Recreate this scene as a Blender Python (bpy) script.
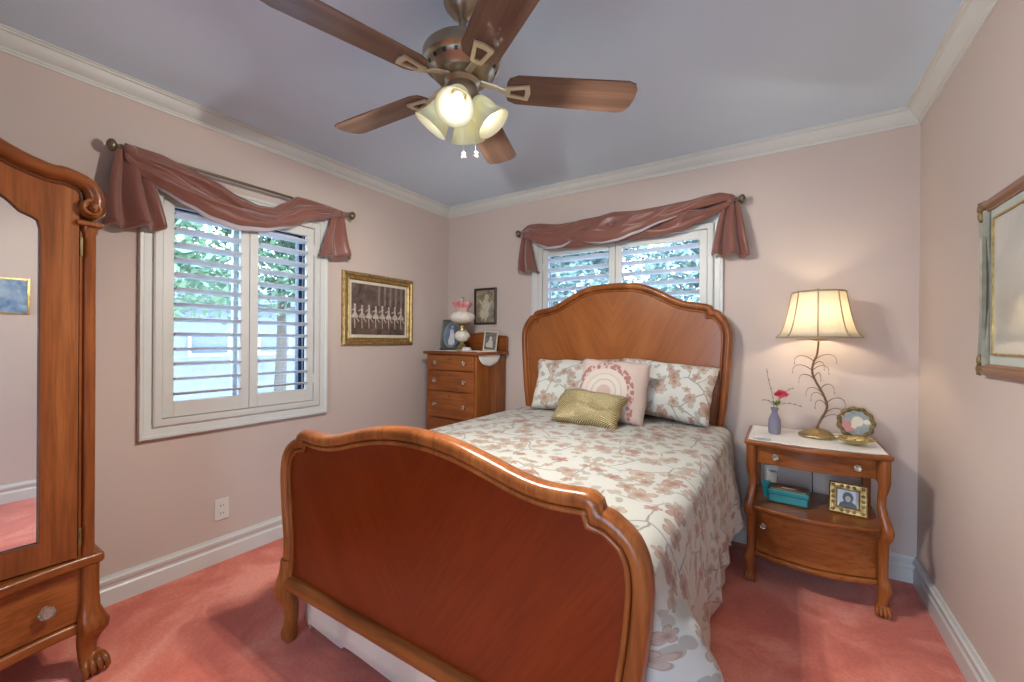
import bpy, math, random
from mathutils import Vector, Matrix, noise as mnoise
for o in list(bpy.data.objects): bpy.data.objects.remove(o)
SC = bpy.context.scene
COL = SC.collection
PI = math.pi
sin, cos = math.sin, math.cos
R = math.radians
random.seed(7)

# ---------------------------------------------------------------- dimensions
RW = 3.196; H = 2.44; YR = -4.3; WT = .16

# ---------------------------------------------------------------- camera
cd = bpy.data.cameras.new('camera'); cam = bpy.data.objects.new('camera', cd); COL.objects.link(cam)
F_PX = 416.15; YAW = .5733; PITCH = -.002; ROLL = .0077
cd.sensor_width = 36; cd.lens = 36*F_PX/1024; cd.clip_start = .02; cd.clip_end = 200
fw = Vector((-sin(YAW)*cos(PITCH), cos(YAW)*cos(PITCH), sin(PITCH)))
rt = Vector((cos(YAW), sin(YAW), 0)); up = rt.cross(fw)
r2 = rt*cos(ROLL)+up*sin(ROLL); u2 = -rt*sin(ROLL)+up*cos(ROLL)
M = Matrix((r2, u2, -fw)).transposed().to_4x4(); M.translation = Vector((2.5999, -2.9296, 1.2349))
cam.matrix_world = M
SC.camera = cam

# ---------------------------------------------------------------- world, exposure
SC.view_settings.view_transform = 'Standard'; SC.view_settings.look = 'None'
SC.view_settings.gamma = 1; SC.view_settings.use_curve_mapping = False
SC.view_settings.exposure = 1.34
W = bpy.data.worlds.new('sky'); SC.world = W; W.use_nodes = True
wn = W.node_tree.nodes; wl = W.node_tree.links
bg = wn['Background']
tc = wn.new('ShaderNodeTexCoord'); sx = wn.new('ShaderNodeSeparateXYZ'); cr = wn.new('ShaderNodeValToRGB')
wl.new(tc.outputs['Generated'], sx.inputs[0]); wl.new(sx.outputs['Z'], cr.inputs[0]); wl.new(cr.outputs[0], bg.inputs[0])
cr.color_ramp.elements[0].color = (.72, .84, 1, 1); cr.color_ramp.elements[1].color = (.42, .62, 1, 1)
bg.inputs[1].default_value = 5.0
BULB = 3.0
SPOT = 14.0      # watts of each fan lamp's beam out of its shade
FANCOL = (1, .955, .89)      # radiance of the fan bulbs
LAMPB = 48.0      # radiance of the bedside lamp bulb
def portal(loc, rot, sx_, sy_):
    l = bpy.data.lights.new('window_portal', 'AREA'); l.shape = 'RECTANGLE'; l.size = sx_; l.size_y = sy_
    l.cycles.is_portal = True
    o = bpy.data.objects.new('window_portal', l); o.location = loc; o.rotation_euler = rot; COL.objects.link(o)
portal((-.17, -1.733, 1.39), (0, R(-90), 0), 1.25, .9)
portal((2.3, YR-.2, 1.15), (R(90), 0, 0), 1.2, 2.1)  # portal for the added rear fill door
portal((1.602, .17, 1.39), (R(-90), 0, 0), 1.28, 1.25)

WIN1 = (-2.172, -1.295, .79, 1.995)     # y0,y1,z0,z1 of the opening in the left wall
WIN2 = (.964, 2.24, .79, 1.995)         # x0,x1,z0,z1 of the opening in the back wall

# ---------------------------------------------------------------- mesh helpers
class MB:
    def __init__(s): s.v = []; s.f = []; s.uv = {}; s.m = Matrix()
    def add(s, vs, fs, uvs=None):
        b = len(s.v); s.v += [s.m @ Vector(p) for p in vs]
        for k, f in enumerate(fs):
            if uvs: s.uv[len(s.f)] = [uvs[i] for i in f]
            s.f.append([i+b for i in f])
        return s
    def box(s, x0, x1, y0, y1, z0, z1):
        vs = [(x, y, z) for z in (z0, z1) for y in (y0, y1) for x in (x0, x1)]
        return s.add(vs, [(0,2,3,1),(4,5,7,6),(0,1,5,4),(2,6,7,3),(0,4,6,2),(1,3,7,5)])
    def loft(s, rings, cap=True, close=False):
        n = len(rings[0]); vs = [p for r in rings for p in r]; fs = []
        m = len(rings)
        for i in range(m if close else m-1):
            for j in range(n):
                a = i*n+j; b = i*n+(j+1) % n; c = ((i+1) % m)*n+(j+1) % n; d = ((i+1) % m)*n+j
                fs.append((a, b, c, d))
        if cap and not close:
            fs.append(tuple(reversed(range(n)))); fs.append(tuple(range((m-1)*n, m*n)))
        return s.add(vs, fs)
    def lathe(s, prof, c=(0,0,0), n=24, mat=None, cap=True, scallop=None, close=False):
        rings = []
        mt = (mat or Matrix()).to_3x3(); c = Vector(c)
        for r, z in prof:
            ring = []
            for j in range(n):
                a = 2*PI*j/n
                rr = r*(scallop(a, z) if scallop else 1)
                ring.append(c+mt @ Vector((rr*cos(a), rr*sin(a), z)))
            rings.append(ring)
        return s.loft(rings, cap, close)
    def tube(s, pts, rad, n=8, cap=True, closed=False, squash=None, up=None):
        pts = [Vector(p) for p in pts]; m = len(pts)
        if not hasattr(rad, '__len__'): rad = [rad]*m
        rings = []; N = None
        for i in range(m):
            a = pts[i-1] if (i > 0 or closed) else pts[i]; b = pts[(i+1) % m] if (i < m-1 or closed) else pts[i]
            t = (b-a)
            t = t.normalized() if t.length > 1e-9 else Vector((0, 0, 1))
            if up is not None:
                N = Vector(up); N = (N-t*N.dot(t)).normalized()
            elif N is None:
                N = Vector((0, 0, 1)) if abs(t.z) < .9 else Vector((1, 0, 0)); N = (N-t*N.dot(t)).normalized()
            else: N = (N-t*N.dot(t)).normalized()
            B = t.cross(N)
            sq = squash or (1, 1)
            rings.append([pts[i]+(N*cos(2*PI*j/n)*sq[0]+B*sin(2*PI*j/n)*sq[1])*rad[i] for j in range(n)])
        return s.loft(rings, cap, closed)
    def sweep(s, path, prof, normal, closed=False):
        """path: points in a plane with given normal; prof: (across, along-normal) closed section"""
        path = [Vector(p) for p in path]; Nn = Vector(normal); m = len(path); rings = []
        for i in range(m):
            a = path[i-1] if (i > 0 or closed) else None; b = path[(i+1) % m] if (i < m-1 or closed) else None
            t1 = (path[i]-a).normalized() if a is not None else None
            t2 = (b-path[i]).normalized() if b is not None else None
            if t1 is None: t1 = t2
            if t2 is None: t2 = t1
            s1 = Nn.cross(t1); s2 = Nn.cross(t2); sd = (s1+s2).normalized(); k = 1/max(.45, sd.dot(s1))
            rings.append([path[i]+sd*(u*k)+Nn*w for u, w in prof])
        return s.loft(rings, True, closed)
    def prism(s, poly, t0, t1, plane='xz'):
        f = {'xz': lambda a, b, t: (a, t, b), 'xy': lambda a, b, t: (a, b, t), 'yz': lambda a, b, t: (t, a, b)}[plane]
        n = len(poly)
        vs = [f(a, b, t0) for a, b in poly]+[f(a, b, t1) for a, b in poly]
        fs = [(i, (i+1) % n, n+(i+1) % n, n+i) for i in range(n)]+[tuple(reversed(range(n))), tuple(range(n, 2*n))]
        return s.add(vs, fs)
    def ell(s, c, r, nu=14, nv=9, rot=None, fn=None):
        rot = (rot or Matrix()).to_3x3(); rings = []; c = Vector(c)
        vs = []; fs = []
        for i in range(1, nv):
            th = PI*i/nv
            for j in range(nu):
                a = 2*PI*j/nu; d = Vector((sin(th)*cos(a), sin(th)*sin(a), cos(th)))
                k = fn(d) if fn else 1
                vs.append(c+rot @ Vector((d.x*r[0]*k, d.y*r[1]*k, d.z*r[2]*k)))
        top = len(vs); vs += [c+rot @ Vector((0, 0, r[2])), c-rot @ Vector((0, 0, r[2]))]
        for i in range(nv-2):
            for j in range(nu): fs.append((i*nu+j, (i+1)*nu+j, (i+1)*nu+(j+1) % nu, i*nu+(j+1) % nu))
        for j in range(nu):
            fs.append((top, j, (j+1) % nu)); fs.append((top+1, (nv-2)*nu+(j+1) % nu, (nv-2)*nu+j))
        return s.add(vs, fs)
    def grid(s, fn, nu, nv, uvf=None, closeu=False):
        vs = []; uv = []
        for i in range(nu+1):
            for j in range(nv+1):
                u = i/nu; v = j/nv; vs.append(fn(u, v)); uv.append(uvf(u, v) if uvf else (u, v))
        fs = [(i*(nv+1)+j, (i+1)*(nv+1)+j, (i+1)*(nv+1)+j+1, i*(nv+1)+j+1) for i in range(nu) for j in range(nv)]
        return s.add(vs, fs, uv)
    def obj(s, name, mat, parent=None, bevel=0, smooth=35, solid=0, sub=0, loc=None, weld=False):
        me = bpy.data.meshes.new(name); me.from_pydata([tuple(p) for p in s.v], [], s.f)
        if s.uv:
            ul = me.uv_layers.new(name='UVMap')
            for p in me.polygons:
                if p.index in s.uv:
                    for k, li in enumerate(p.loop_indices): ul.data[li].uv = s.uv[p.index][k]
        import bmesh
        bm = bmesh.new(); bm.from_mesh(me)
        if weld: bmesh.ops.remove_doubles(bm, verts=bm.verts, dist=1e-5)
        if not solid: bmesh.ops.recalc_face_normals(bm, faces=bm.faces)
        bm.to_mesh(me); bm.free()
        for p in me.polygons: p.use_smooth = True
        if smooth < 180: me.set_sharp_from_angle(angle=R(smooth))
        me.materials.append(mat)
        o = bpy.data.objects.new(name, me); COL.objects.link(o)
        if parent: o.parent = parent
        if loc: o.location = loc
        if sub:
            m = o.modifiers.new('s', 'SUBSURF'); m.levels = sub; m.render_levels = sub
        if solid:
            m = o.modifiers.new('t', 'SOLIDIFY'); m.thickness = solid; m.offset = -1
        if bevel:
            m = o.modifiers.new('b', 'BEVEL'); m.width = bevel; m.segments = 3; m.limit_method = 'ANGLE'; m.angle_limit = R(40)
            m.harden_normals = True
        return o

def thing(name, label, cat, loc=(0,0,0), rz=0, group=None, rot=None):
    o = bpy.data.objects.new(name, None); COL.objects.link(o); o.location = loc
    o.rotation_euler = rot if rot else (0, 0, rz); o.empty_display_size = .05
    o['label'] = label; o['category'] = cat
    if group: o['group'] = group
    return o
def tag(o, label, cat, group=None, kind=None):
    if label: o['label'] = label
    if cat: o['category'] = cat
    if group: o['group'] = group
    if kind: o['kind'] = kind
    return o
def struct(o): o['kind'] = 'structure'; return o
def sempty(name, loc=(0,0,0), rz=0):
    o = bpy.data.objects.new(name, None); COL.objects.link(o); o.location = loc; o.rotation_euler = (0,0,rz); o['kind'] = 'structure'
    o.empty_display_size = .05
    return o
def smooth_path(pts, k=6):
    """Catmull-Rom through 2-D/3-D points"""
    P = [Vector(p) for p in pts]; out = []
    for i in range(len(P)-1):
        p0 = P[max(0, i-1)]; p1 = P[i]; p2 = P[i+1]; p3 = P[min(len(P)-1, i+2)]
        for j in range(k):
            t = j/k
            out.append(.5*((2*p1)+(p2-p0)*t+(2*p0-5*p1+4*p2-p3)*t*t+(3*p1-p0-3*p2+p3)*t**3))
    out.append(P[-1]); return out
def interp(pts, x):
    if x <= pts[0][0]: return pts[0][1]
    for (a, b), (c, d) in zip(pts, pts[1:]):
        if x <= c:
            t = (x-a)/(c-a); t = t*t*(3-2*t)*.5+t*.5; return b+(d-b)*t
    return pts[-1][1]

# ---------------------------------------------------------------- materials
def srgb(r, g, b):
    f = lambda c: (c/255/12.92) if c/255 <= .04045 else ((c/255+.055)/1.055)**2.4
    return (f(r), f(g), f(b), 1)
class NT:
    def __init__(s, name):
        s.m = bpy.data.materials.new(name); s.m.use_nodes = True; s.t = s.m.node_tree
        s.b = s.t.nodes['Principled BSDF']; s.out = s.t.nodes['Material Output']
    def n(s, typ, **kw):
        x = s.t.nodes.new('ShaderNode'+typ)
        for k, v in kw.items(): setattr(x, k, v)
        return x
    def l(s, a, b): s.t.links.new(a, b)
    def math(s, op, a, b=None, c=None):
        x = s.n('Math', operation=op)
        for i, q in enumerate((a, b, c)):
            if q is None: continue
            if hasattr(q, 'node'): s.l(q, x.inputs[i])
            else: x.inputs[i].default_value = q
        return x.outputs[0]
    def mix(s, f, a, b, typ='MIX'):
        x = s.n('MixRGB', blend_type=typ)
        for i, q in enumerate((f, a, b)):
            if hasattr(q, 'node'): s.l(q, x.inputs[i])
            else: x.inputs[i].default_value = q
        return x.outputs[0]
    def ramp(s, f, stops):
        x = s.n('ValToRGB'); e = x.color_ramp.elements
        while len(e) < len(stops): e.new(.5)
        for q, (p, c) in zip(e, stops): q.position = p; q.color = c
        s.l(f, x.inputs[0]); return x.outputs[0]
    def noise(s, vec, scale, detail=3, rough=.5, dist=0):
        x = s.n('TexNoise'); x.inputs['Scale'].default_value = scale; x.inputs['Detail'].default_value = detail
        x.inputs['Roughness'].default_value = rough; x.inputs['Distortion'].default_value = dist
        if vec is not None: s.l(vec, x.inputs['Vector'])
        return x
    def coord(s, kind='Object', scale=(1,1,1), rot=(0,0,0)):
        c = s.n('TexCoord'); m = s.n('Mapping'); m.inputs['Scale'].default_value = scale; m.inputs['Rotation'].default_value = rot
        s.l(c.outputs[kind], m.inputs[0]); return m.outputs[0]
    def bump(s, h, strength, dist=.01):
        x = s.n('Bump'); x.inputs['Strength'].default_value = strength; x.inputs['Distance'].default_value = dist
        s.l(h, x.inputs['Height']); s.l(x.outputs[0], s.b.inputs['Normal'])
    def set(s, **kw):
        for k, v in kw.items(): s.b.inputs[k.replace('_', ' ')].default_value = v
        return s
def plain(name, col, rough=.5, metal=0, var=.08, scale=8, bump=0, bscale=60, coat=0, spec=.5):
    t = NT(name); t.set(Roughness=rough, Metallic=metal, Coat_Weight=coat, Specular_IOR_Level=spec)
    co = t.coord(); nz = t.noise(co, scale)
    d = tuple(c*(1-var) for c in col[:3])+(1,); l = tuple(min(1, c*(1+var)) for c in col[:3])+(1,)
    t.l(t.ramp(nz.outputs[0], [(.3, d), (.7, l)]), t.b.inputs['Base Color'])
    if bump: t.bump(t.noise(co, bscale).outputs[0], bump, .002)
    return t.m
def wood(name, dark, mid, light, grain='z', rough=.3, figure=None, fleck=.5, gs=9):
    t = NT(name); t.set(Roughness=rough, Coat_Weight=.16, Coat_Roughness=.12, Specular_IOR_Level=.3)
    st = {'z': (9, 9, .9), 'x': (.9, 9, 9), 'y': (9, .9, 9)}[grain]
    st2 = {'z': (60, 60, 3), 'x': (3, 60, 60), 'y': (60, 3, 60)}[grain]
    if figure:                       # book-matched veneer, mirrored at the centre line
        c = t.n('TexCoord'); sp = t.n('SeparateXYZ'); t.l(c.outputs['Object'], sp.inputs[0])
        ax = t.math('ABSOLUTE', sp.outputs[0])
        a = R(figure)
        g = t.math('ADD', t.math('MULTIPLY', ax, cos(a)), t.math('MULTIPLY', sp.outputs[2], -sin(a)))
        q = t.math('ADD', t.math('MULTIPLY', ax, sin(a)), t.math('MULTIPLY', sp.outputs[2], cos(a)))
        cb = t.n('CombineXYZ'); t.l(g, cb.inputs[0]); t.l(q, cb.inputs[2]); t.l(sp.outputs[1], cb.inputs[1])
        m1 = t.n('Mapping'); m1.inputs['Scale'].default_value = (gs, gs, gs*.12); t.l(cb.outputs[0], m1.inputs[0]); v1 = m1.outputs[0]
        m2 = t.n('Mapping'); m2.inputs['Scale'].default_value = (60, 60, 4); t.l(cb.outputs[0], m2.inputs[0]); v2 = m2.outputs[0]
        m3 = t.n('Mapping'); m3.inputs['Scale'].default_value = (1.4, 1.4, 1.4); t.l(cb.outputs[0], m3.inputs[0]); v3 = m3.outputs[0]
    else:
        v1 = t.coord(scale=st); v2 = t.coord(scale=st2); v3 = t.coord(scale=(1.5, 1.5, 1.5))
    n1 = t.noise(v1, 1.0, 4, .55, .8); n2 = t.noise(v2, 1.5, 3, .6, .3); n3 = t.noise(v3, 1.6, 2)
    base = t.ramp(n1.outputs[0], [(.28, dark), (.5, mid), (.72, light)])
    f2 = t.ramp(n2.outputs[0], [(.42, (1,1,1,1)), (.62, (1-fleck*.55,)*3+(1,))])
    c1 = t.mix(1, base, f2, 'MULTIPLY')
    f3 = t.ramp(n3.outputs[0], [(.3, (.84, .8, .78, 1)), (.7, (1.1, 1.08, 1.05, 1))])
    c2 = t.mix(.8, c1, f3, 'MULTIPLY')
    t.l(c2, t.b.inputs['Base Color'])
    t.bump(n2.outputs[0], .08, .002)
    return t.m
OAK = ((.165, .044, .009, 1), (.285, .084, .018, 1), (.39, .135, .034, 1))
M_ = {}
M_['oak_z'] = wood('oak upright grain', *OAK, grain='z')
M_['oak_x'] = wood('oak sideways grain', *OAK, grain='x')
M_['oak_y'] = wood('oak grain along depth', *OAK, grain='y')
M_['oak_fig'] = wood('oak book matched veneer', (.25, .076, .018, 1), (.31, .10, .025, 1), (.37, .132, .036, 1), figure=28, fleck=.28, gs=4)
M_['oak_fig2'] = wood('oak book matched red veneer shade darkened', (.125, .0145, .0015, 1), (.145, .019, .002, 1), (.172, .026, .003, 1), figure=35, fleck=.32, gs=3.5)  # redder wood than the headboard, darkened further against the rear fill light
M_['oak_brown'] = plain('dark stained oak bead', (.14, .05, .02), .35, coat=.3)
M_['oak_dark'] = plain('dark carved wood', (.05, .02, .01), .4, coat=.3)
M_['shadow_gap'] = plain('unlit inner wood', (.06, .03, .015), .7)
def wallmat(name, c):
    t = NT(name); t.set(Roughness=.75, Specular_IOR_Level=.25)
    co = t.coord(); n = t.noise(co, 1.1, 3); n2 = t.noise(co, 220, 2)
    t.l(t.ramp(n.outputs[0], [(.3, tuple(x*.97 for x in c)+(1,)), (.7, tuple(x*1.03 for x in c)+(1,))]), t.b.inputs['Base Color'])
    t.bump(n2.outputs[0], .06, .001); return t.m
M_['wall'] = wallmat('pale pink wall paint', (.585, .485, .425))
M_['ceil'] = wallmat('pale ceiling paint', (.62, .75, .87))
M_['trim'] = plain('off white trim paint', (.62, .63, .59), .38, var=.02, coat=.1)
M_['shutter'] = plain('warm white shutter paint', (.62, .615, .57), .42, var=.02)
M_['louvre'] = plain('white louvre paint', (.72, .76, .80), .4, var=.02)
M_['bronze'] = plain('navy window frame', (.012, .03, .08), .4)
M_['alu'] = plain('pale window mullion', (.6, .66, .7), .4)
def carpet():
    t = NT('rose carpet'); t.set(Roughness=1.0, Specular_IOR_Level=.1, Sheen_Weight=.25, Sheen_Roughness=.5)
    co = t.coord(); a = t.noise(co, 2.3, 3, .55, 1.2); b = t.noise(co, 260, 2); c = t.noise(co, 60, 3)
    base = t.ramp(a.outputs[0], [(.38, (.60, .145, .095, 1)), (.5, (.70, .195, .128, 1)), (.62, (.78, .28, .20, 1))])
    f = t.ramp(b.outputs[0], [(.3, (.78, .76, .75, 1)), (.7, (1.15, 1.15, 1.15, 1))])
    f2 = t.ramp(c.outputs[0], [(.35, (.93, .92, .92, 1)), (.65, (1.05, 1.05, 1.05, 1))])
    t.l(t.mix(1, t.mix(1, base, f, 'MULTIPLY'), f2, 'MULTIPLY'), t.b.inputs['Base Color'])
    t.bump(b.outputs[0], .5, .004); return t.m
M_['carpet'] = carpet()
M_['rodm'] = plain('dark bronze rod', (.20, .16, .10), .35, .8, var=.15)
M_['brass'] = plain('aged brass', (.42, .32, .17), .32, .9, var=.15)
M_['fanmetal'] = plain('antique brass fan metal', (.36, .30, .21), .3, .85, var=.12)
M_['bladeiron'] = plain('cream brass blade bracket', (.62, .52, .36), .35, .5)
M_['blade'] = wood('walnut fan blade', (.10, .055, .036, 1), (.165, .093, .062, 1), (.23, .135, .09, 1), grain='x', rough=.25, fleck=.3)
M_['gold'] = plain('gilded frame', (.42, .28, .10), .38, .7, var=.35, scale=40, bump=.4, bscale=90)
M_['dkgold'] = plain('dark gilded frame', (.22, .15, .06), .45, .5, var=.4, scale=30, bump=.3)
M_['silver'] = plain('greyed silver gilt', (.25, .245, .19), .5, .35, var=.2, scale=25, bump=.2)
M_['white'] = plain('white ceramic', (.75, .73, .68), .25, var=.03, coat=.3)
M_['plastic'] = plain('white plastic', (.70, .68, .62), .4, var=.02)
M_['black'] = plain('black plastic', (.01, .01, .01), .4)
def fabric(name, c, rough=.7, sheen=.3, var=.06, weave=500, bump=.1):
    t = NT(name); t.set(Roughness=rough, Sheen_Weight=sheen, Specular_IOR_Level=.3)
    co = t.coord(); n = t.noise(co, 5, 3); w = t.noise(co, weave, 2)
    t.l(t.ramp(n.outputs[0], [(.3, tuple(x*(1-var) for x in c)+(1,)), (.7, tuple(min(1, x*(1+var)) for x in c)+(1,))]), t.b.inputs['Base Color'])
    t.bump(w.outputs[0], bump, .001); return t.m
M_['satin'] = fabric('dusty rose satin', (.215, .086, .062), .34, .35)
M_['lining'] = fabric('pale lilac lining', (.50, .45, .47), .6)
M_['skirt'] = fabric('cream bed skirt cotton', (.54, .42, .33), .8)
M_['cloth'] = fabric('white table linen', (.74, .72, .66), .8, weave=300, bump=.3)
M_['sheet'] = fabric('white mattress ticking', (.7, .68, .62), .8)

def floral(name, scale=1.0, bg=(.60, .60, .54, 1), tone=1.0):
    """printed cotton: blossoms and leaves from Voronoi cells, thin branches from cell borders; UV in metres"""
    t = NT(name); t.set(Roughness=.8, Sheen_Weight=.2, Specular_IOR_Level=.2)
    uv = t.n('TexCoord').outputs['UV']
    mp = t.n('Mapping'); mp.inputs['Scale'].default_value = (scale,)*3; t.l(uv, mp.inputs[0]); vec = mp.outputs[0]
    wob = t.noise(vec, 9, 2); 
    wv = t.n('VectorMath', operation='SCALE'); wv.inputs['Scale'].default_value = .05
    sb = t.n('VectorMath', operation='SUBTRACT'); t.l(wob.outputs['Color'], sb.inputs[0]); sb.inputs[1].default_value = (.5, .5, .5)
    t.l(sb.outputs[0], wv.inputs[0])
    ad = t.n('VectorMath', operation='ADD'); t.l(vec, ad.inputs[0]); t.l(wv.outputs[0], ad.inputs[1])
    def flowers(vs, R0, k, lob, seed, stretch=(1, 1, 1)):
        m = t.n('Mapping'); m.inputs['Location'].default_value = (seed, seed*.7, 0); m.inputs['Scale'].default_value = stretch
        m.inputs['Rotation'].default_value = (0, 0, seed); t.l(ad.outputs[0], m.inputs[0])
        v = t.n('TexVoronoi', voronoi_dimensions='2D', feature='F1'); v.inputs['Scale'].default_value = vs; v.inputs['Randomness'].default_value = .85
        t.l(m.outputs[0], v.inputs['Vector'])
        d = t.n('VectorMath', operation='SUBTRACT')
        t.l(m.outputs[0], d.inputs[0]); t.l(v.outputs['Position'], d.inputs[1])
        s = t.n('SeparateXYZ'); t.l(d.outputs[0], s.inputs[0])
        sc = t.n('SeparateXYZ'); t.l(v.outputs['Color'], sc.inputs[0])
        ang = t.math('ARCTAN2', s.outputs[1], s.outputs[0])
        ang = t.math('ADD', ang, t.math('MULTIPLY', sc.outputs[0], 6.28))
        pet = t.math('ABSOLUTE', t.math('COSINE', t.math('MULTIPLY', ang, k/2)))
        rr = t.math('MULTIPLY', t.math('ADD', t.math('MULTIPLY', t.math('POWER', pet, .6), lob), 1-lob), R0)
        rr = t.math('MULTIPLY', rr, t.math('ADD', t.math('MULTIPLY', sc.outputs[1], .6), .6))
        ln = t.n('VectorMath', operation='LENGTH'); t.l(d.outputs[0], ln.inputs[0])
        rel = t.math('DIVIDE', ln.outputs['Value'], rr)       # 0 centre .. 1 edge
        return rel, sc, pet
    def step(x, e, w=.06):
        return t.math('SUBTRACT', 1, t.math('SMOOTH_MIN', 1, t.math('MAXIMUM', 0, t.math('DIVIDE', t.math('SUBTRACT', x, e-w), 2*w)), .02))
    col = bg
    # branches
    v = t.n('TexVoronoi', voronoi_dimensions='2D', feature='DISTANCE_TO_EDGE'); v.inputs['Scale'].default_value = 6.2
    t.l(ad.outputs[0], v.inputs['Vector'])
    br = step(v.outputs[0], .022, .008)
    gate = t.noise(vec, 5, 2); gt = t.ramp(gate.outputs[0], [(.40, (0,0,0,1)), (.50, (1,1,1,1))])
    br = t.math('MULTIPLY', t.math('MULTIPLY', br, gt), .85)
    col = t.mix(br, col, (.25, .235, .215, 1))
    # pale blue-grey leaves
    rel, sc, pet = flowers(15, .030, 2, .75, 3.1)
    on = t.math('GREATER_THAN', sc.outputs[2], .5)
    lf = t.math('MULTIPLY', step(rel, .9), on)
    col = t.mix(t.math('MULTIPLY', lf, .85), col, t.ramp(sc.outputs[0], [(0, (.34, .34, .30, 1)), (1, (.42, .37, .29, 1))]))
    # blossoms, two sizes
    for vs, R0, sd, cut in ((8.2, .045, 1.3, .22), (12, .029, 5.2, .40)):
        rel, sc, pet = flowers(vs, R0, 5, .55, sd)
        on = t.math('GREATER_THAN', sc.outputs[2], cut)
        pc = t.ramp(sc.outputs[0], [(0, (.46, .33, .27, 1)), (.35, (.52, .41, .33, 1)), (.6, (.46, .39, .29, 1)), (1, (.42, .22, .18, 1))])
        edge = t.ramp(rel, [(0, (.45, .22, .18, 1)), (.25, (.68, .50, .42, 1)), (.5, (.95, .92, .88, 1)), (.8, (1.0, 1, .97, 1)), (.95, (.62, .52, .48, 1))])
        pc = t.mix(.85, pc, edge, 'MULTIPLY')
        vein = t.ramp(pet, [(.0, (.6, .5, .45, 1)), (.35, (1, 1, 1, 1))])
        pc = t.mix(.7, pc, vein, 'MULTIPLY')
        col = t.mix(t.math('MULTIPLY', t.math('MULTIPLY', step(rel, 1.0), on), .9), col, pc)
    t.l(t.mix(1, col, (tone, tone, tone, 1), 'MULTIPLY'), t.b.inputs['Base Color'])
    t.bump(t.noise(vec, 16, 3).outputs[0], .4, .012)
    return t.m
M_['floral'] = floral('floral cotton print', tone=.70)
M_['floral2'] = floral('floral sham print', 1.0, (.60, .60, .54, 1))

# ---------------------------------------------------------------- room shell
def wall_with_hole(name, plane, a0, a1, z1, hole, t0, t1):
    b = MB(); h0, h1, hz0, hz1 = hole
    for (p0, p1, q0, q1) in ((a0, h0, 0, z1), (h1, a1, 0, z1), (h0, h1, 0, hz0), (h0, h1, hz1, z1)):
        if plane == 'x': b.box(t0, t1, p0, p1, q0, q1)
        else: b.box(p0, p1, t0, t1, q0, q1)
    return struct(b.obj(name, M_['wall']))
wall_with_hole('wall_left', 'x', YR, WT, H, WIN1, -WT, 0)
wall_with_hole('wall_back', 'y', 0, RW, H, WIN2, 0, WT)
struct(MB().box(RW, RW+WT, YR, WT, 0, H).obj('wall_right', M_['wall']))
FILL_DOOR = (1.7, 2.9, 0.0, 2.08)              # unseen glazed door added in the rear wall to let in fill daylight
b = MB().box(-WT, FILL_DOOR[0], YR-WT, YR, 0, H).box(FILL_DOOR[1], RW+WT, YR-WT, YR, 0, H).box(FILL_DOOR[0], FILL_DOOR[1], YR-WT, YR, FILL_DOOR[3], H)
struct(b.obj('wall_rear', M_['wall']))
struct(MB().box(-WT, RW+WT, YR-WT, WT, -.12, 0).obj('floor', M_['carpet']))
struct(MB().box(-WT, RW+WT, YR-WT, WT, H, H+.12).obj('ceiling', M_['ceil']))
BP = [(0, 0), (.016, 0), (.016, .072), (.010, .080), (.010, .094), (.016, .099), (.019, .110), (.019, .118), (.012, .124), (.008, .135), (0, .135)]
CPf = [(0, 2.361), (.008, 2.361), (.010, 2.369), (.014, 2.371), (.014, 2.380), (.020, 2.384), (.032, 2.394), (.042, 2.410), (.048, 2.424), (.058, 2.427), (.060, 2.433), (.068, 2.434), (.068, 2.44), (0, 2.44)]
def run(name, prof, side):
    b = MB(); e = .0
    rings = []
    m = max(p[0] for p in prof)
    for k in (0, 1):
        ring = []
        for d, z in prof:
            if side == 'left': ring.append((d, (YR+d) if k == 0 else -d, z))
            if side == 'right': ring.append((RW-d, (YR+d) if k == 0 else -d, z))
            if side == 'back': ring.append((d if k == 0 else RW-d, -d, z))
            if side == 'rear': ring.append((d if k == 0 else RW-d, YR+d, z))
        rings.append(ring)
    b.loft(rings); return struct(b.obj(name, M_['trim'], smooth=25))
for i, s in enumerate(('left', 'back', 'right', 'rear')):
    run('trim_%d' % (i+1), CPf, s)
    if s != 'rear': run('baseboard_'+s, BP, s)
b = MB()
for x0, x1 in ((.018, FILL_DOOR[0]-.06), (FILL_DOOR[1]+.06, RW-.018)): b.loft([[(x, YR+d, z) for d, z in BP] for x in (x0, x1)])
struct(b.obj('baseboard_rear', M_['trim'], smooth=25))

# ---------------------------------------------------------------- windows
t = NT('window glass'); t.t.nodes.remove(t.b)
gl = t.n('BsdfGlossy'); gl.inputs['Roughness'].default_value = .02; tr = t.n('BsdfTransparent'); tr.inputs[0].default_value = (.93, .97, 1, 1)
fr = t.n('Fresnel'); fr.inputs[0].default_value = 1.4; mx = t.n('MixShader'); t.l(fr.outputs[0], mx.inputs[0]); t.l(tr.outputs[0], mx.inputs[1]); t.l(gl.outputs[0], mx.inputs[2])
t.l(mx.outputs[0], t.out.inputs[0]); M_['glass'] = t.m

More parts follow.
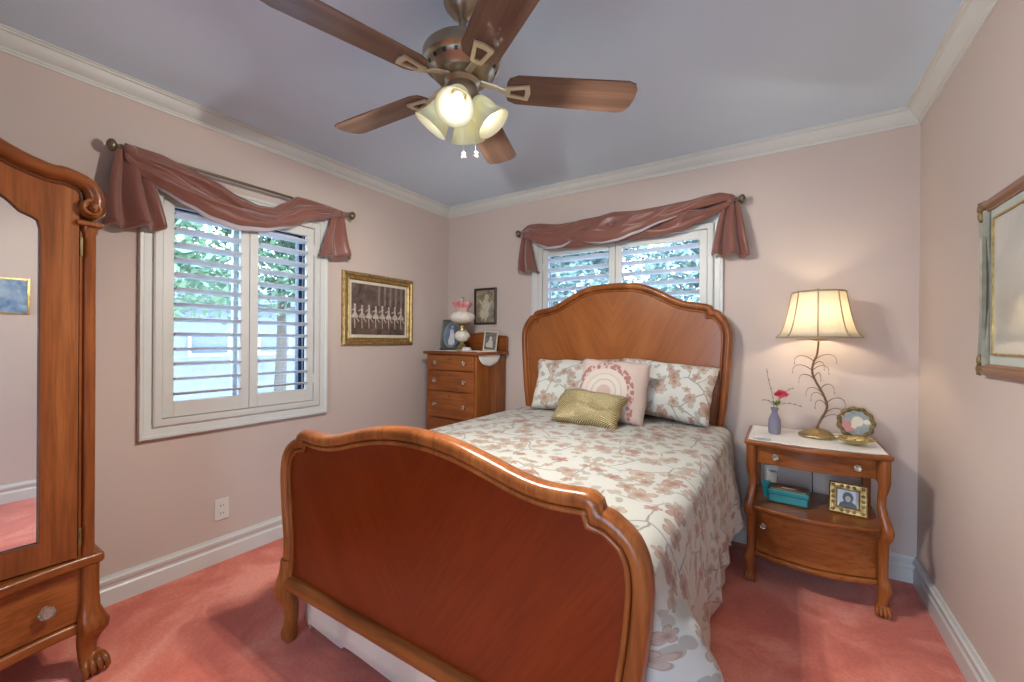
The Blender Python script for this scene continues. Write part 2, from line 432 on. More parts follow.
def rect_ring(x0, x1, z0, z1): return [(x0, 0, z0), (x1, 0, z0), (x1, 0, z1), (x0, 0, z1)]
def window(name, W0, loc, rz, dark_side):
    """local: x along wall, z up, room towards -y, wall surface at y=0; opening 0..W0"""
    root = sempty(name, loc, rz)
    z0, z1 = .79, 1.995; cas = .05
    b = MB()   # casing: mitred moulded frame, sweep with section (across, out of the wall)
    prof = [(-.0, 0), (0, .012), (.006, .020), (.034, .024), (.040, .030), (.052, .030), (.054, .024), (.054, 0)]
    path = [(0, 0, z0), (0, 0, z1), (W0, 0, z1), (W0, 0, z0)]
    path = [Vector(p) for p in path]
    b.sweep(path, prof, (0, -1, 0), closed=True)
    b.obj('window_casing', M_['trim'], root, smooth=25)
    # jamb lining
    b = MB(); 
    b.box(.008, W0-.008, 0, WT, z0, z0+.008).box(.008, W0-.008, 0, WT, z1-.008, z1)
    b.obj('window_jamb', M_['louvre'], root)
    for ja in (0, W0-.008): MB().box(ja, ja+.008, 0, WT, z0, z1).obj('jamb_side', M_['bronze'], root)
    # metal sash set outward
    b = MB(); s = .078 if dark_side == 'left_wall' else .035
    ys0, ys1 = .085, .13
    b.box(.008, .008+s, ys0, ys1, z0+.008, z1-.008).box(W0-.008-s, W0-.008, ys0, ys1, z0+.008, z1-.008)
    b.box(.008+s, W0-.008-s, ys0, ys1, z0+.008, z0+.008+s).box(.008+s, W0-.008-s, ys0, ys1, z1-.008-s, z1-.008)
    b.obj('sash_frame', M_['bronze'], root, bevel=.003)
    if s > .05:
        MB().box(W0-.008-s+.022, W0-.008-s+.030, ys0-.004, ys1, z0+.05, z1-.05).obj('sash_track', M_['alu'], root)
    b = MB().box(W0*.46, W0*.46+.022, .09, .12, z0+.045, z1-.045); b.obj('mullion', M_['alu'], root, bevel=.003)
    MB().box(.008+s, W0-.008-s, .104, .108, z0+.008+s, z1-.008-s).obj('glass_pane', M_['glass'], root)
    # shutter frame in the opening, slightly proud
    b = MB(); fw_ = .038
    prof = [(-.001, 0), (-.001, .022), (-.008, .027), (-.034, .027), (-.038, .022), (-.038, -.03), (-.001, -.03)]
    b.sweep(path, prof, (0, -1, 0), closed=True)
    b.obj('shutter_frame', M_['shutter'], root, smooth=25)
    # two hinged panels
    g = .003; px0 = fw_+g; px1 = W0-fw_-g; mid = (px0+px1)/2
    if dark_side == 'left_wall': mid = .444
    if dark_side == 'back_wall': mid = .631
    for (a, c) in ((px0, mid-.0015), (mid+.0015, px1)):
        pa = MB(); st = .046; pz0 = z0+fw_+g; pz1 = z1-fw_-g; oz0 = .908; oz1 = 1.90
        y0, y1 = -.012, .016
        pa.box(a, a+st, y0, y1, pz0, pz1).box(c-st, c, y0, y1, pz0, pz1).box(a+st, c-st, y0, y1, pz0, oz0).box(a+st, c-st, y0, y1, oz1, pz1)
        po = pa.obj('shutter_panel', M_['shutter'], root, bevel=.003)
        lb = MB(); n = 13; pitch = (oz1-oz0)/n; tilt = R(-12)
        for k in range(n):
            zc = oz0+pitch*(k+.5); ring = []
            m = 12
            for q in range(m):
                an = 2*PI*q/m; yy = .041*cos(an); zz = .0062*sin(an)
                # room side (-y) edge higher
                ring.append((yy*cos(tilt)-zz*sin(tilt), zz*cos(tilt)+yy*sin(tilt)))
            lb.loft([[(a+st+.001, y+.002, zc+z) for y, z in ring], [(c-st-.001, y+.002, zc+z) for y, z in ring]])
        lb.obj('louvres', M_['louvre'], po, smooth=60)
        # brass hinges on the outer stile
        hb = MB(); hx = a if a == px0 else c
        for hz in (pz0+.14, pz1-.14): hb.lathe([(.004, -.03), (.004, .03)], (hx, y0-.003, hz), 8)
        hb.obj('hinge', M_['shutter'], po)
    return root
# left wall: local x -> -y?  rotation +90deg maps local -y to +x (room) and local x to +y
window('window_1', WIN1[1]-WIN1[0], (0, WIN1[0], 0), R(90), 'left_wall')
window('window_2', WIN2[1]-WIN2[0], (WIN2[0], 0, 0), 0, 'back_wall')

dr0 = sempty('fill_door_1', (FILL_DOOR[0], YR, 0))  # door added behind the camera for its fill light
b = MB(); w_ = FILL_DOOR[1]-FILL_DOOR[0]
b.box(-.06, 0, 0, .02, 0, FILL_DOOR[3]+.06).box(w_, w_+.06, 0, .02, 0, FILL_DOOR[3]+.06).box(0, w_, 0, .02, FILL_DOOR[3], FILL_DOOR[3]+.06)
b.obj('fill_door_casing', M_['trim'], dr0, bevel=.003)
for a, c, yy in ((0, w_/2+.03, -.07), (w_/2-.03, w_, -.12)):
    b = MB(); b.box(a, a+.06, yy, yy+.04, 0, FILL_DOOR[3]).box(c-.06, c, yy, yy+.04, 0, FILL_DOOR[3]).box(a+.06, c-.06, yy, yy+.04, 0, .08).box(a+.06, c-.06, yy, yy+.04, FILL_DOOR[3]-.06, FILL_DOOR[3])
    sf_ = b.obj('fill_door_sash', M_['trim'], dr0, bevel=.003)
    MB().box(a+.06, c-.06, yy+.017, yy+.022, .08, FILL_DOOR[3]-.06).obj('glass_pane', M_['glass'], sf_)
# ---------------------------------------------------------------- outside
ge = struct(MB().box(-16, 14, -12, 16, -.5, -.35).obj('ground', plain('pale concrete yard', (.30, .30, .29), .9, scale=2)))
def facade(name, label, loc, rz, w, h):
    r = thing(name, label, 'building', loc, rz)
    MB().box(-w/2, w/2, 0, 3, 0, h).obj('wall', plain(name+' wall paint', (.26, .28, .30), .8), r)
    b = MB(); 
    b.loft([[(-w/2-.4, -.5, h), (w/2+.4, -.5, h), (w/2+.4, 3.4, h), (-w/2-.4, 3.4, h)], [(-w/2-.4, -.5, h+.15), (w/2+.4, -.5, h+.15), (w/2+.4, 3.4, h+.15), (-w/2-.4, 3.4, h+.15)],
            [(-w/2+.4, 1.4, h+1.1), (w/2-.4, 1.4, h+1.1), (w/2-.4, 1.6, h+1.1), (-w/2+.4, 1.6, h+1.1)]])
    b.obj('roof', plain(name+' shingles', (.22, .22, .24), .9), r)
    for k in range(3):
        x = -w*.28+k*w*.2
        f = MB().sweep([(x, 0, 1.15), (x, 0, 1.65), (x+.9, 0, 1.65), (x+.9, 0, 1.15)], [(0, 0), (0, .04), (.07, .04), (.07, 0)], (0, -1, 0), True).obj('window_frame', M_['trim'], r)
        MB().box(x, x+.9, -.02, 0, 1.15, 1.65).obj('pane', plain('dark outdoor pane', (.13, .16, .2), .1), f)
    return r
facade('neighbour_house', 'pale grey neighbouring house with three windows seen through the left shutters', (-11, 2.6, -.35), R(90), 9, 2.6)
lw = MB().box(-6.2, -6.0, -7, 6, -.35, .82).box(-6.25, -5.95, -7, 6, .82, .90).obj('garden_wall', plain('white garden wall render', (.34, .35, .36), .9), bevel=.01)
tag(lw, 'low pale garden wall with a coping behind the left window', 'wall')
def tree(name, label, loc, h, rad, n, seed, hue, grp):
    rnd = random.Random(seed); r = thing(name, label, 'tree', loc, 0, grp)
    tb = MB(); tb.tube([(0, 0, 0), (.05, .03, h*.3), (-.03, .05, h*.55), (.02, 0, h*.8)], [.11, .09, .06, .03], 10)
    for k in range(5):
        a = k*1.3; tb.tube([(0, .03, h*(.4+.06*k)), (cos(a)*rad*.4, sin(a)*rad*.4, h*(.55+.06*k)), (cos(a)*rad*.75, sin(a)*rad*.75, h*(.62+.06*k))], [.04, .025, .01], 6)
    tb.obj('trunk', plain(name+' bark', (.16, .13, .10), .9), r)
    lb = MB(); cl = [(Vector((rnd.uniform(-1, 1)*rad*.75, rnd.uniform(-1, 1)*rad*.75, h*(.44+.52*rnd.random()))), rnd.uniform(.35, .6)*rad*.7) for _ in range(26)]
    for i in range(n):
        c, q = rnd.choice(cl); d = Vector((rnd.gauss(0, 1), rnd.gauss(0, 1), rnd.gauss(0, .8))).normalized()*q*rnd.uniform(.5, 1.05)
        p = c+d; s = rnd.uniform(.05, .10)
        u = Vector((rnd.gauss(0, 1), rnd.gauss(0, 1), rnd.gauss(0, .5))).normalized(); w = u.cross(Vector((rnd.gauss(0, 1), rnd.gauss(0, 1), rnd.gauss(0, 1)))).normalized()
        lb.add([p-u*s, p+w*s*.45-u*s*.1, p+u*s, p-w*s*.45-u*s*.1], [(0, 1, 2, 3)])
    lb.obj('crown', plain(name+' leaves', hue, .6, var=.3, scale=3), r)
G = 'leafy trees beyond the windows'
tree('leafy_tree', 'green leafy tree outside the left window, nearer its left end', (-5.0, -1.9, -.35), 4.8, 1.9, 13000, 1, (.20, .30, .17), G)
tree('leafy_tree', 'green leafy tree outside the left window, nearer its right end', (-5.2, 1.2, -.35), 4.8, 2.0, 13000, 2, (.20, .31, .18), G)
tree('leafy_tree', 'grey green leafy tree outside the back window, behind its left panel', (-1.6, 5.2, -.35), 5.0, 1.9, 15000, 3, (.19, .26, .22), G)
tree('leafy_tree', 'grey green leafy tree outside the back window, behind its right panel', (2.2, 5.4, -.35), 5.0, 1.9, 15000, 4, (.19, .26, .21), G)

# ---------------------------------------------------------------- bed
BX = 1.62
HB = [(.69, 0), (.69, .12), (.69, .30), (.695, .70), (.712, .85), (.724, 1.0), (.733, 1.14), (.738, 1.25), (.733, 1.31), (.712, 1.365), (.672, 1.418), (.650, 1.432), (.635, 1.434)]
HB2 = [(.629, 1.451), (.605, 1.466), (.56, 1.476), (.50, 1.486), (.43, 1.508), (.34, 1.556), (.25, 1.600), (.17, 1.624), (.08, 1.634), (0, 1.636)]
FB = [(.737, .24), (.724, .33), (.722, .42), (.735, .52), (.745, .62), (.747, .69), (.737, .75), (.712, .795), (.672, .826), (.650, .837), (.635, .840)]
FB2 = [(.629, .857), (.605, .873), (.565, .874), (.52, .871), (.46, .872), (.39, .884), (.30, .908), (.19, .934), (.09, .948), (0, .952)]
def outline(a, b, k=5):
    h = [(p.x, p.y) for p in smooth_path([Vector((x, z, 0)) for x, z in a], k)]
    g = [(p.x, p.y) for p in smooth_path([Vector((x, z, 0)) for x, z in b], k)]
    right = h+g
    left = [(-x, z) for x, z in reversed(right[:-1])]
    return right+left           # from right foot over the top to left foot
bed = thing('bed', 'carved oak bed with arched headboard and curved footboard, centred below the back window', 'bed', (BX, -1.05, 0))
def board(name, ol, yc, zb, panel_mat, depth=.032, rimw=.036):
    """ol: outer outline. panel extruded inside, rounded rim swept along the outline"""
    root_mat = M_['oak_x']
    pan = MB()
    inner = [(x*(1-.03/.74) if abs(x) > .01 else x, z-.03) for x, z in ol if z > zb]
    poly = inner+[(inner[-1][0], zb), (inner[0][0], zb)]
    pan.prism(poly, yc-.011, yc+.011, 'xz')
    pn = pan.obj(name, panel_mat, bed)
    pth = [Vector((x, yc, z)) for x, z in ol if z > zb-.03]
    sec = []
    for q in range(16):
        an = 2*PI*q/16; c_, s_ = cos(an), sin(an)
        u = math.copysign(abs(c_)**.75, c_)*rimw*.62; w = math.copysign(abs(s_)**.75, s_)*depth
        sec.append((u, w))
    rim = MB()
    # centre line shifted inside
    pin = [Vector((p.x, p.y, p.z)) for p in pth]
    rim.sweep(pin, [(u+rimw*.62, w) for u, w in sec], (0, -1, 0))
    rim.obj('rim_moulding', M_['oak_z'], pn, smooth=60)
    bead = MB()
    bead.sweep(pin, [(rimw*1.24+.008+.008*cos(2*PI*q/8), .014+.009*sin(2*PI*q/8)) for q in range(8)], (0, -1, 0))
    bead.obj('inner_bead', M_['oak_z'], pn, smooth=60)
    return pn
board('headboard', outline(HB, HB2), .94, .30, M_['oak_fig'])
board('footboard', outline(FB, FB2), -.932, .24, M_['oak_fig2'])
# footboard rail with rounded nose, headboard lower rail
b = MB()
b.sweep([(-.70, -.937, .245), (.70, -.937, .245)], [(.030*cos(2*PI*q/14), .038*sin(2*PI*q/14)) for q in range(14)], (0, -1, 0))
b.obj('foot_rail', M_['oak_x'], bed, smooth=60)
MB().box(-.69, .69, .925, .955, .25, .34).obj('head_rail', M_['oak_x'], bed, bevel=.006)
for sx_ in (-1, 1):
    b = MB(); b.box(sx_*.68-.014, sx_*.68+.014, -.93, .92, .24, .37); b.obj('side_rail', M_['oak_y'], bed, bevel=.005)
    # front cabriole leg
    pts = [(.722, .34, .033), (.728, .28, .036), (.735, .225, .041), (.733, .19, .040), (.715, .15, .030), (.705, .115, .026), (.712, .075, .026), (.722, .045, .031), (.722, .022, .030), (.715, .004, .020)]
    rings = []
    for x, z, r_ in pts:
        ring = []
        for q in range(14):
            a = 2*PI*q/14; c_, s_ = cos(a), sin(a)
            ring.append((sx_*(x-.020)+r_*.8*math.copysign(abs(c_)**.8, c_), -.939-(.012 if .15 < z < .26 else 0)+r_*1.05*math.copysign(abs(s_)**.8, s_), z))
        rings.append(ring)
    MB().loft(rings).obj('leg', M_['oak_z'], bed, smooth=60)
    b = MB().box(sx_*.69-.02, sx_*.69+.02, .915, .965, 0, .32); b.obj('leg', M_['oak_z'], bed, bevel=.006)
# mattress and base
b = MB().box(-.66, .66, -.90, .90, .40, .655); b.obj('mattress', M_['sheet'], bed, bevel=.06)
b = MB().box(-.65, .65, -.88, .89, .22, .39); b.obj('box_spring', M_['sheet'], bed, bevel=.02)

# bedspread
def fbm(x, y, z=0, s=1): return mnoise.noise(Vector((x*s, y*s, z*s)))
def cover_pt(u, v):
    """u -1..1 across (arc), v 0 foot..1 head; world coordinates"""
    y = -1.955+v*(1.955-.145)
    side = 1 if u >= 0 else -1; a = abs(u)
    half = .675; rc = .07; ztop = .725
    dropw = .44 if side > 0 else .40
    L = half+rc*1.57+dropw; s_ = a*L
    foot = max(0, 1-(y+1.955)/.30)            # 1 at the foot end
    if s_ < half:
        x = s_; z = ztop+.018*(1-(s_/half)**2)
        z += .006*fbm(side*x*4, y*4, 1)+.003*fbm(side*x*11, y*11, 2)
        nx = 0; d = 0
    elif s_ < half+rc*1.57:
        t_ = (s_-half)/rc; x = half+rc*sin(t_); z = ztop-rc+rc*cos(t_); d = 0
    else:
        d = s_-half-rc*1.57; k = d/dropw
        # drop line, leaning outwards
        lean = interp([(-1.96, .095), (-1.7, .05), (-1.35, .03), (-.9, .045), (-.55, .068), (-.15, .04)], y) if side > 0 else .03
        x = half+rc+lean*k**.8*1.0
        z = ztop-rc-d*.98
        fold = sin(y*21+1.5*sin(y*5)+side)*.5+.5*sin(y*37+2*sin(y*3.1))
        x += .021*fold*k**1.1
        x += .010*fbm(y*3, z*3, side*3)
        q_ = min(1, max(0, (d-.07)/.10)); q_ = q_*q_*(3-2*q_)
        x += (.060 if side > 0 else .10)*q_*math.exp(-((y+1.84)/.09)**2)*(1+.25*sin(d*30))
        z += .03*q_*math.exp(-((y+1.84)/.09)**2)
        x += .006*fbm(y*9, z*7, side*5)*min(1, k*3)
        e_ = min(1, v/.05); e_ = math.sqrt(1-(1-e_)**2); x = .685+(x-.685)*e_
        hem = .02*sin(y*13+side)+.012*sin(y*29)
        z += hem*k
        z += interp([(-1.96, .0), (-1.5, .03), (-.9, .07), (-.15, .12)], y)*k if side > 0 else .03*k
    return (BX+side*x, y, z)
b = MB()
NU, NV = 150, 120
def uvc(u, v):
    uu = u*2-1; L = .675+.11+.44
    return (uu*L, -1.95+v*1.8)
b.grid(lambda u, v: cover_pt(u*2-1, v), NU, NV, uvc)
cv = b.obj('bedspread', M_['floral'], None, smooth=180, solid=.012)
tag(cv, 'cream bedspread printed with dusty pink blossoms, draped over the bed', 'bedspread')
# bed skirt
b = MB()
def skirt_path(k):
    # perimeter from back left along left side, foot, right side to the back right
    pts = [(-.725, .88), (-.725, -.84), (-.69, -.875), (.69, -.875), (.725, -.84), (.725, .88)]
    seg = [math.dist(a, c) for a, c in zip(pts, pts[1:])]; T = sum(seg); d = k*T
    for (a, c), L in zip(zip(pts, pts[1:]), seg):
        if d <= L+1e-9:
            t_ = d/L; tx, ty = (c[0]-a[0])/L, (c[1]-a[1])/L
            return (a[0]+(c[0]-a[0])*t_, a[1]+(c[1]-a[1])*t_, ty, -tx, k*T)
        d -= L
    return (pts[-1][0], pts[-1][1], 1, 0, T)
def skirt(u, v):
    x, y, nx, ny, d = skirt_path(min(u, .99999))
    nx, ny = -nx, -ny
    # outwards normal is away from the centre
    if x*nx+y*ny < 0: nx, ny = -nx, -ny
    w = sin(d*24+1.3*sin(d*7))
    z = .38*(1-v)+v*(.012+(.085 if abs(y+.875) < .03 else .012)*(1+w)*.5)
    a = .004+(.030 if abs(y+.875) < .03 else .013)*v*w+.01*v
    return (BX+x+nx*a, -1.05+y+ny*a, z)
b.grid(skirt, 420, 8)
sk = b.obj('bed_skirt', M_['skirt'], None, smooth=180, solid=.003)
tag(sk, 'cream gathered bed skirt with wavy hem hanging to the carpet under the bed', 'bed skirt')

# pillows
def pillow_mb(w, h, t_, seed=0, n=26, pull=.05, sag=.0):
    b = MB()
    for sd in (1, -1):
        def fn(u, v):
            a = u*2-1; c = v*2-1
            e = max(0, (1-a**4)*(1-c**4))
            x = w/2*a*(1-pull*(1-c*c)); z = h/2*c*(1-pull*(1-a*a)*1.3)
            y = -sd*t_/2*(e**.42)*(1+.12*fbm(a*1.5, c*1.5, seed))
            y += sd*.006*fbm(a*5, c*5, seed+3)*e
            y += .03*fbm(a*1.2, c*1.2, seed+9)*t_/.12
            x += .012*fbm(c*2, 0, seed+5); z += .012*fbm(a*2, 4, seed+5)
            z -= sag*(1-a*a)*(c+1)*.5*h
            return (x, y, z+h/2)
        b.grid(fn, n, n, lambda u, v: (u*w+seed*1.37, v*h+seed*.61))
    return b
def pillow(name, label, cat, w, h, t_, loc, lean, rz, ry, mat, seed, grp=None, pull=.05, sag=0):
    o = pillow_mb(w, h, t_, seed, pull=pull, sag=sag).obj(name, mat, None, smooth=180, weld=True)
    o.location = loc
    o.rotation_euler = (Matrix.Rotation(rz, 4, 'Z') @ Matrix.Rotation(lean, 4, 'X') @ Matrix.Rotation(ry, 4, 'Y')).to_euler()
    tag(o, label, cat, grp); return o
pillow('pillow', 'white floral pillow leaning on the left half of the headboard', 'pillow', .62, .385, .15, (1.40, -.31, .752), R(-24), R(4), R(-2), M_['floral2'], 1)
pillow('pillow', 'white floral pillow leaning on the right half of the headboard, behind the pink cushion', 'pillow', .62, .375, .15, (1.95, -.285, .760), R(-24), R(-2), R(5), M_['floral2'], 2)
# pink cushion with rainbow print
t = NT('pink rainbow cushion'); t.set(Roughness=.85, Sheen_Weight=.3)
c = t.coord(); s = t.n('SeparateXYZ'); t.l(c, s.inputs[0])
x = t.math('ADD', s.outputs[0], .035); z = t.math('SUBTRACT', s.outputs[2], .175)
zp = t.math('MAXIMUM', z, 0)
d = t.math('SQRT', t.math('ADD', t.math('MULTIPLY', x, x), t.math('MULTIPLY', zp, zp)))
arc = t.ramp(t.math('MULTIPLY', d, 4.7), [(0, (.52, .38, .32, 1)), (.20, (.52, .38, .32, 1)), (.21, (.62, .53, .45, 1)), (.33, (.62, .53, .45, 1)), (.34, (.45, .40, .32, 1)), (.37, (.45, .40, .32, 1)), (.38, (.62, .54, .46, 1)),
       (.50, (.62, .54, .46, 1)), (.51, (.50, .44, .35, 1)), (.54, (.50, .44, .35, 1)), (.55, (.60, .50, .43, 1)), (.68, (.60, .50, .43, 1)), (.69, (.34, .15, .12, 1)), (.86, (.34, .15, .12, 1)), (.87, (.55, .42, .36, 1)), (1, (.55, .42, .36, 1))])
t.t.nodes[-1]
for nd in t.t.nodes:
    if nd.type == 'VALTORGB': nd.color_ramp.interpolation = 'CONSTANT'
# rust pompon dots in the outer band
vo = t.n('TexVoronoi', voronoi_dimensions='3D'); vo.inputs['Scale'].default_value = 40; t.l(c, vo.inputs['Vector'])
dots = t.ramp(vo.outputs['Distance'], [(.50, (0,0,0,1)), (.6, (1,1,1,1))])
band = t.math('GREATER_THAN', d, .146)
col = t.mix(t.math('MULTIPLY', dots, band), arc, (.55, .42, .36, 1))
t.l(col, t.b.inputs['Base Color']); t.bump(t.noise(c, 120, 2).outputs[0], .3, .003)
M_['pink'] = t.m
pillow('cushion', 'square blush cushion with a tufted rainbow arch, in the middle of the pillows', 'cushion', .43, .385, .12, (1.722, -.50, .742), R(-17), R(3), R(3), M_['pink'], 3, pull=.03)
t = NT('gold beaded cushion'); t.set(Roughness=.35, Metallic=.35)
c = t.coord(scale=(1, 1, 1)); s = t.n('SeparateXYZ'); t.l(c, s.inputs[0])
wob = t.noise(c, 9, 2)
ph = t.math('ADD', t.math('ADD', t.math('MULTIPLY', s.outputs[2], 620), t.math('MULTIPLY', t.math('ABSOLUTE', t.math('ADD', s.outputs[0], .05)), -460)), t.math('MULTIPLY', wob.outputs[0], 14))
st_ = t.math('ADD', t.math('MULTIPLY', t.math('SINE', ph), .5), .5)
bead = t.noise(c, 260, 1)
g = t.math('MULTIPLY', st_, t.ramp(bead.outputs[0], [(.35, (.6,)*3+(1,)), (.6, (1,)*3+(1,))]))
t.l(t.ramp(g, [(.15, (.21, .15, .05, 1)), (.55, (.38, .29, .12, 1)), (.85, (.72, .64, .40, 1))]), t.b.inputs['Base Color'])
t.bump(g, .6, .004)
M_['goldc'] = t.m
pillow('cushion', 'small rectangular gold beaded cushion lying in front of the other pillows', 'cushion', .42, .24, .11, (1.63, -.675, .742), R(-44), R(0), R(3), M_['goldc'], 4, pull=.03)

# ---------------------------------------------------------------- claw feet, knobs
def claw_foot(parent, x, y, z0, s=1.0, ang=-90, mat=None):
    """paw with four toes pointing along ang, dark ball under it"""
    b = MB(); m = Matrix.Translation((x, y, z0)) @ Matrix.Rotation(R(ang), 4, 'Z'); b.m = m
    b.ell((0, 0, .045*s), (.030*s, .030*s, .035*s))
    for k in range(4):
        yy = (k-1.5)*.015*s
        b.tube([(.0, yy*.8, .055*s), (.018*s, yy, .052*s), (.034*s, yy*1.15, .040*s), (.042*s, yy*1.2, .022*s), (.040*s, yy*1.15, .008*s)], [.010*s, .011*s, .010*s, .009*s, .003*s], 8)
    o = b.obj('claw_foot', mat or M_['oak_z'], parent, smooth=60)
    b = MB(); b.m = m; b.ell((.016*s, 0, .018*s), (.024*s, .027*s, .018*s)); b.obj('foot_ball', M_['oak_dark'], parent, smooth=60)
    return o
t = NT('cut glass knob'); t.set(Roughness=.05, Transmission_Weight=.85, Specular_IOR_Level=.9, IOR=1.5, Base_Color=(.85, .84, .80, 1)); M_['knob'] = t.m
t = NT('amethyst vase glass'); t.set(Roughness=.06, Transmission_Weight=.6, IOR=1.35); 
nz = t.noise(t.coord(), 12); t.l(t.ramp(nz.outputs[0], [(.3, (.42, .40, .52, 1)), (.7, (.52, .50, .60, 1))]), t.b.inputs['Base Color']); M_['vase'] = t.m
def knob(parent, loc, direction='-y', s=1.0):
    rot = {'-y': Matrix.Rotation(R(90), 4, 'X'), '+x': Matrix.Rotation(R(90), 4, 'Y')}[direction]
    k = MB(); k.lathe([(.0005, .030*s), (.010*s, .030*s), (.017*s, .024*s), (.018*s, .018*s), (.012*s, .010*s), (.007*s, .006*s)], loc, 8, rot)
    k.m = Matrix(); k = k.obj('knob', M_['knob'], parent, smooth=20)
    c = MB(); c.lathe([(.013*s, -.001), (.013*s, .002), (.006*s, .004), (.005*s, .010*s)], loc, 12, rot); c.obj('knob_plate', M_['brass'], k)
    return k
def escutcheon(parent, loc, direction='-y'):
    rot = {'-y': Matrix.Rotation(R(90), 4, 'X'), '+x': Matrix.Rotation(R(90), 4, 'Y')}[direction]
    return MB().lathe([(.0075, -.001), (.0075, .0015), (.004, .003)], loc, 10, rot).obj('keyhole', M_['oak_dark'], parent)

# ---------------------------------------------------------------- nightstand
ns = thing('nightstand', 'oak bedside stand with bowed drawer, open shelf and claw feet, right of the bed', 'nightstand', (2.737, -.24, 0))
def bow(w, y_edge, amp, yb, n=24, pw=1):
    f = [(-w/2+w*i/n, y_edge-amp*(cos(PI*(i/n-.5)))**pw) for i in range(n+1)]
    return f+[(w/2, yb), (-w/2, yb)]
MB().prism(bow(.585, -.215, .050, .225), .705, .730, 'xy').obj('top', M_['oak_x'], ns, bevel=.009)
dr = MB().prism(bow(.475, -.185, .040, .19), .612, .700, 'xy').obj('drawer', M_['oak_x'], ns, bevel=.003)
for kx in (-.155, .165): knob(dr, (kx, -.185-.040*cos(PI*kx/.475)-.001, .658), s=.9)
MB().box(-.262, -.238, -.19, .20, .60, .705).box(.238, .262, -.19, .20, .60, .705).box(-.24, .24, .19, .205, .60, .705).obj('drawer_case', M_['oak_y'], ns, bevel=.003)
MB().prism(bow(.535, -.192, .056, .205), .372, .390, 'xy').obj('shelf', M_['oak_x'], ns, bevel=.006)
cd_ = MB().prism(bow(.475, -.180, .052, .19), .155, .370, 'xy').obj('cabinet_door', M_['oak_x'], ns, bevel=.003)
knob(cd_, (-.205, -.180-.052*cos(PI*-.205/.475)-.001, .295), s=.85)
MB().prism(bow(.49, -.190, .060, .20), .128, .152, 'xy').obj('apron', M_['oak_x'], ns, bevel=.007)
for x_ in (-.262, .238): MB().box(x_, x_+.024, -.17, .20, .13, .372).obj('side_panel', M_['oak_z'], ns, bevel=.003)
for sx_ in (-1, 1):
    pts = [(.262, .708, .022), (.262, .600, .022), (.260, .575, .019), (.254, .54, .016), (.252, .50, .0155), (.258, .46, .017), (.268, .42, .020), (.273, .385, .022), (.268, .355, .021), (.262, .33, .019), (.260, .25, .018), (.260, .17, .018), (.266, .145, .024), (.268, .12, .026), (.262, .09, .020), (.258, .06, .017), (.258, .045, .018)]
    rings = []
    for x, z, r_ in pts:
        rings.append([(sx_*x+r_*math.copysign(abs(cos(2*PI*(q+.5)/12))**.6, cos(2*PI*(q+.5)/12)), -.192+r_*1.1*math.copysign(abs(sin(2*PI*(q+.5)/12))**.6, sin(2*PI*(q+.5)/12))-(.03*max(0, (x-.25)/.03) if z > .33 and z < .5 else 0), z) for q in range(12)])
    lg = MB().loft(rings).obj('leg', M_['oak_z'], ns, smooth=50)
    claw_foot(lg, sx_*.258, -.19, .0, .82, -90)
    MB().box(sx_*.25-.018, sx_*.25+.018, .175, .212, 0, .705).obj('leg', M_['oak_z'], ns, bevel=.004)

# linen runner on the nightstand
def runner(u, v):
    x = 2.462+u*.548; y = -.455+v*.42
    sc = .006*abs(sin(u*26)); y0 = y-(sc if v < .02 else 0)
    bowed = -.030*cos(PI*(u-.5))*(1-v)
    z = .7335+.0015*fbm(x*20, y*20, 3)
    return (x, y0+bowed+.010, z)
o = MB().grid(runner, 60, 20).obj('table_runner', M_['cloth'], None, smooth=180, solid=.002)
tag(o, 'white linen runner laid across the top of the oak nightstand', 'runner')
o = MB().prism([(p.x, p.y) for p in [Vector((2.485+.075*i/10, -.452-.0*i, 0)) for i in range(11)]]+[(2.56, -.425), (2.485, -.420)], .736, .744, 'xy').obj('trinket_tray', M_['knob'], None, bevel=.003)
tag(o, 'small clear glass tray at the front left edge of the nightstand top', 'tray')

# ---------------------------------------------------------------- bedside lamp
lp = thing('table_lamp', 'table lamp with cream bell shade and a twisted metal branch stem, on the nightstand', 'lamp', (2.765, -.195, .736))
b = MB()
b.lathe([(.078, 0), (.082, .006), (.080, .014), (.064, .022), (.046, .036), (.022, .044), (.0, .044)], n=28, scallop=lambda a, z: 1+.03*cos(8*a))
b.obj('base', M_['brass'], lp, smooth=50)
stem = smooth_path([(0, 0, .03), (.004, 0, .06), (.018, .004, .095), (.036, 0, .135), (.041, -.004, .175), (.024, 0, .23), (-.006, .004, .29), (-.022, 0, .34), (-.018, 0, .39), (-.002, 0, .44), (.004, 0, .52)], 5)
M_['branch'] = plain('bronzed branch metal', (.20, .10, .055), .4, .6, var=.25)
b = MB(); b.tube(stem, [.0065-.002*i/len(stem) for i in range(len(stem))], 8); sm = b.obj('stem', M_['branch'], lp, smooth=60)
tw = MB(); dr_ = MB()
spr = [(.40, -1, .085), (.41, 1, .09), (.355, -1, .085), (.345, 1, .07), (.37, 1, .05), (.30, -1, .07), (.255, 1, .055), (.235, -1, .07), (.205, -1, .06), (.19, 1, .075), (.13, 1, .075), (.095, 1, .085), (.31, 1, .03), (.165, -1, .05)]
rnd = random.Random(3)
for zz, sd, ln in spr:
    p0 = min(stem, key=lambda p: abs(p.z-zz)); dy = rnd.uniform(-.03, .03)
    c_ = smooth_path([p0, p0+Vector((sd*ln*.35, dy*.3, .022)), p0+Vector((sd*ln*.7, dy*.7, .028)), p0+Vector((sd*ln*.95, dy, .016)), p0+Vector((sd*ln*1.02, dy, -.005))], 4)
    tw.tube(c_, [.0024-.0015*i/len(c_) for i in range(len(c_))], 6)
    e = c_[-1]; dr_.ell((e.x, e.y, e.z-.009), (.0032, .0032, .007), 8, 6)
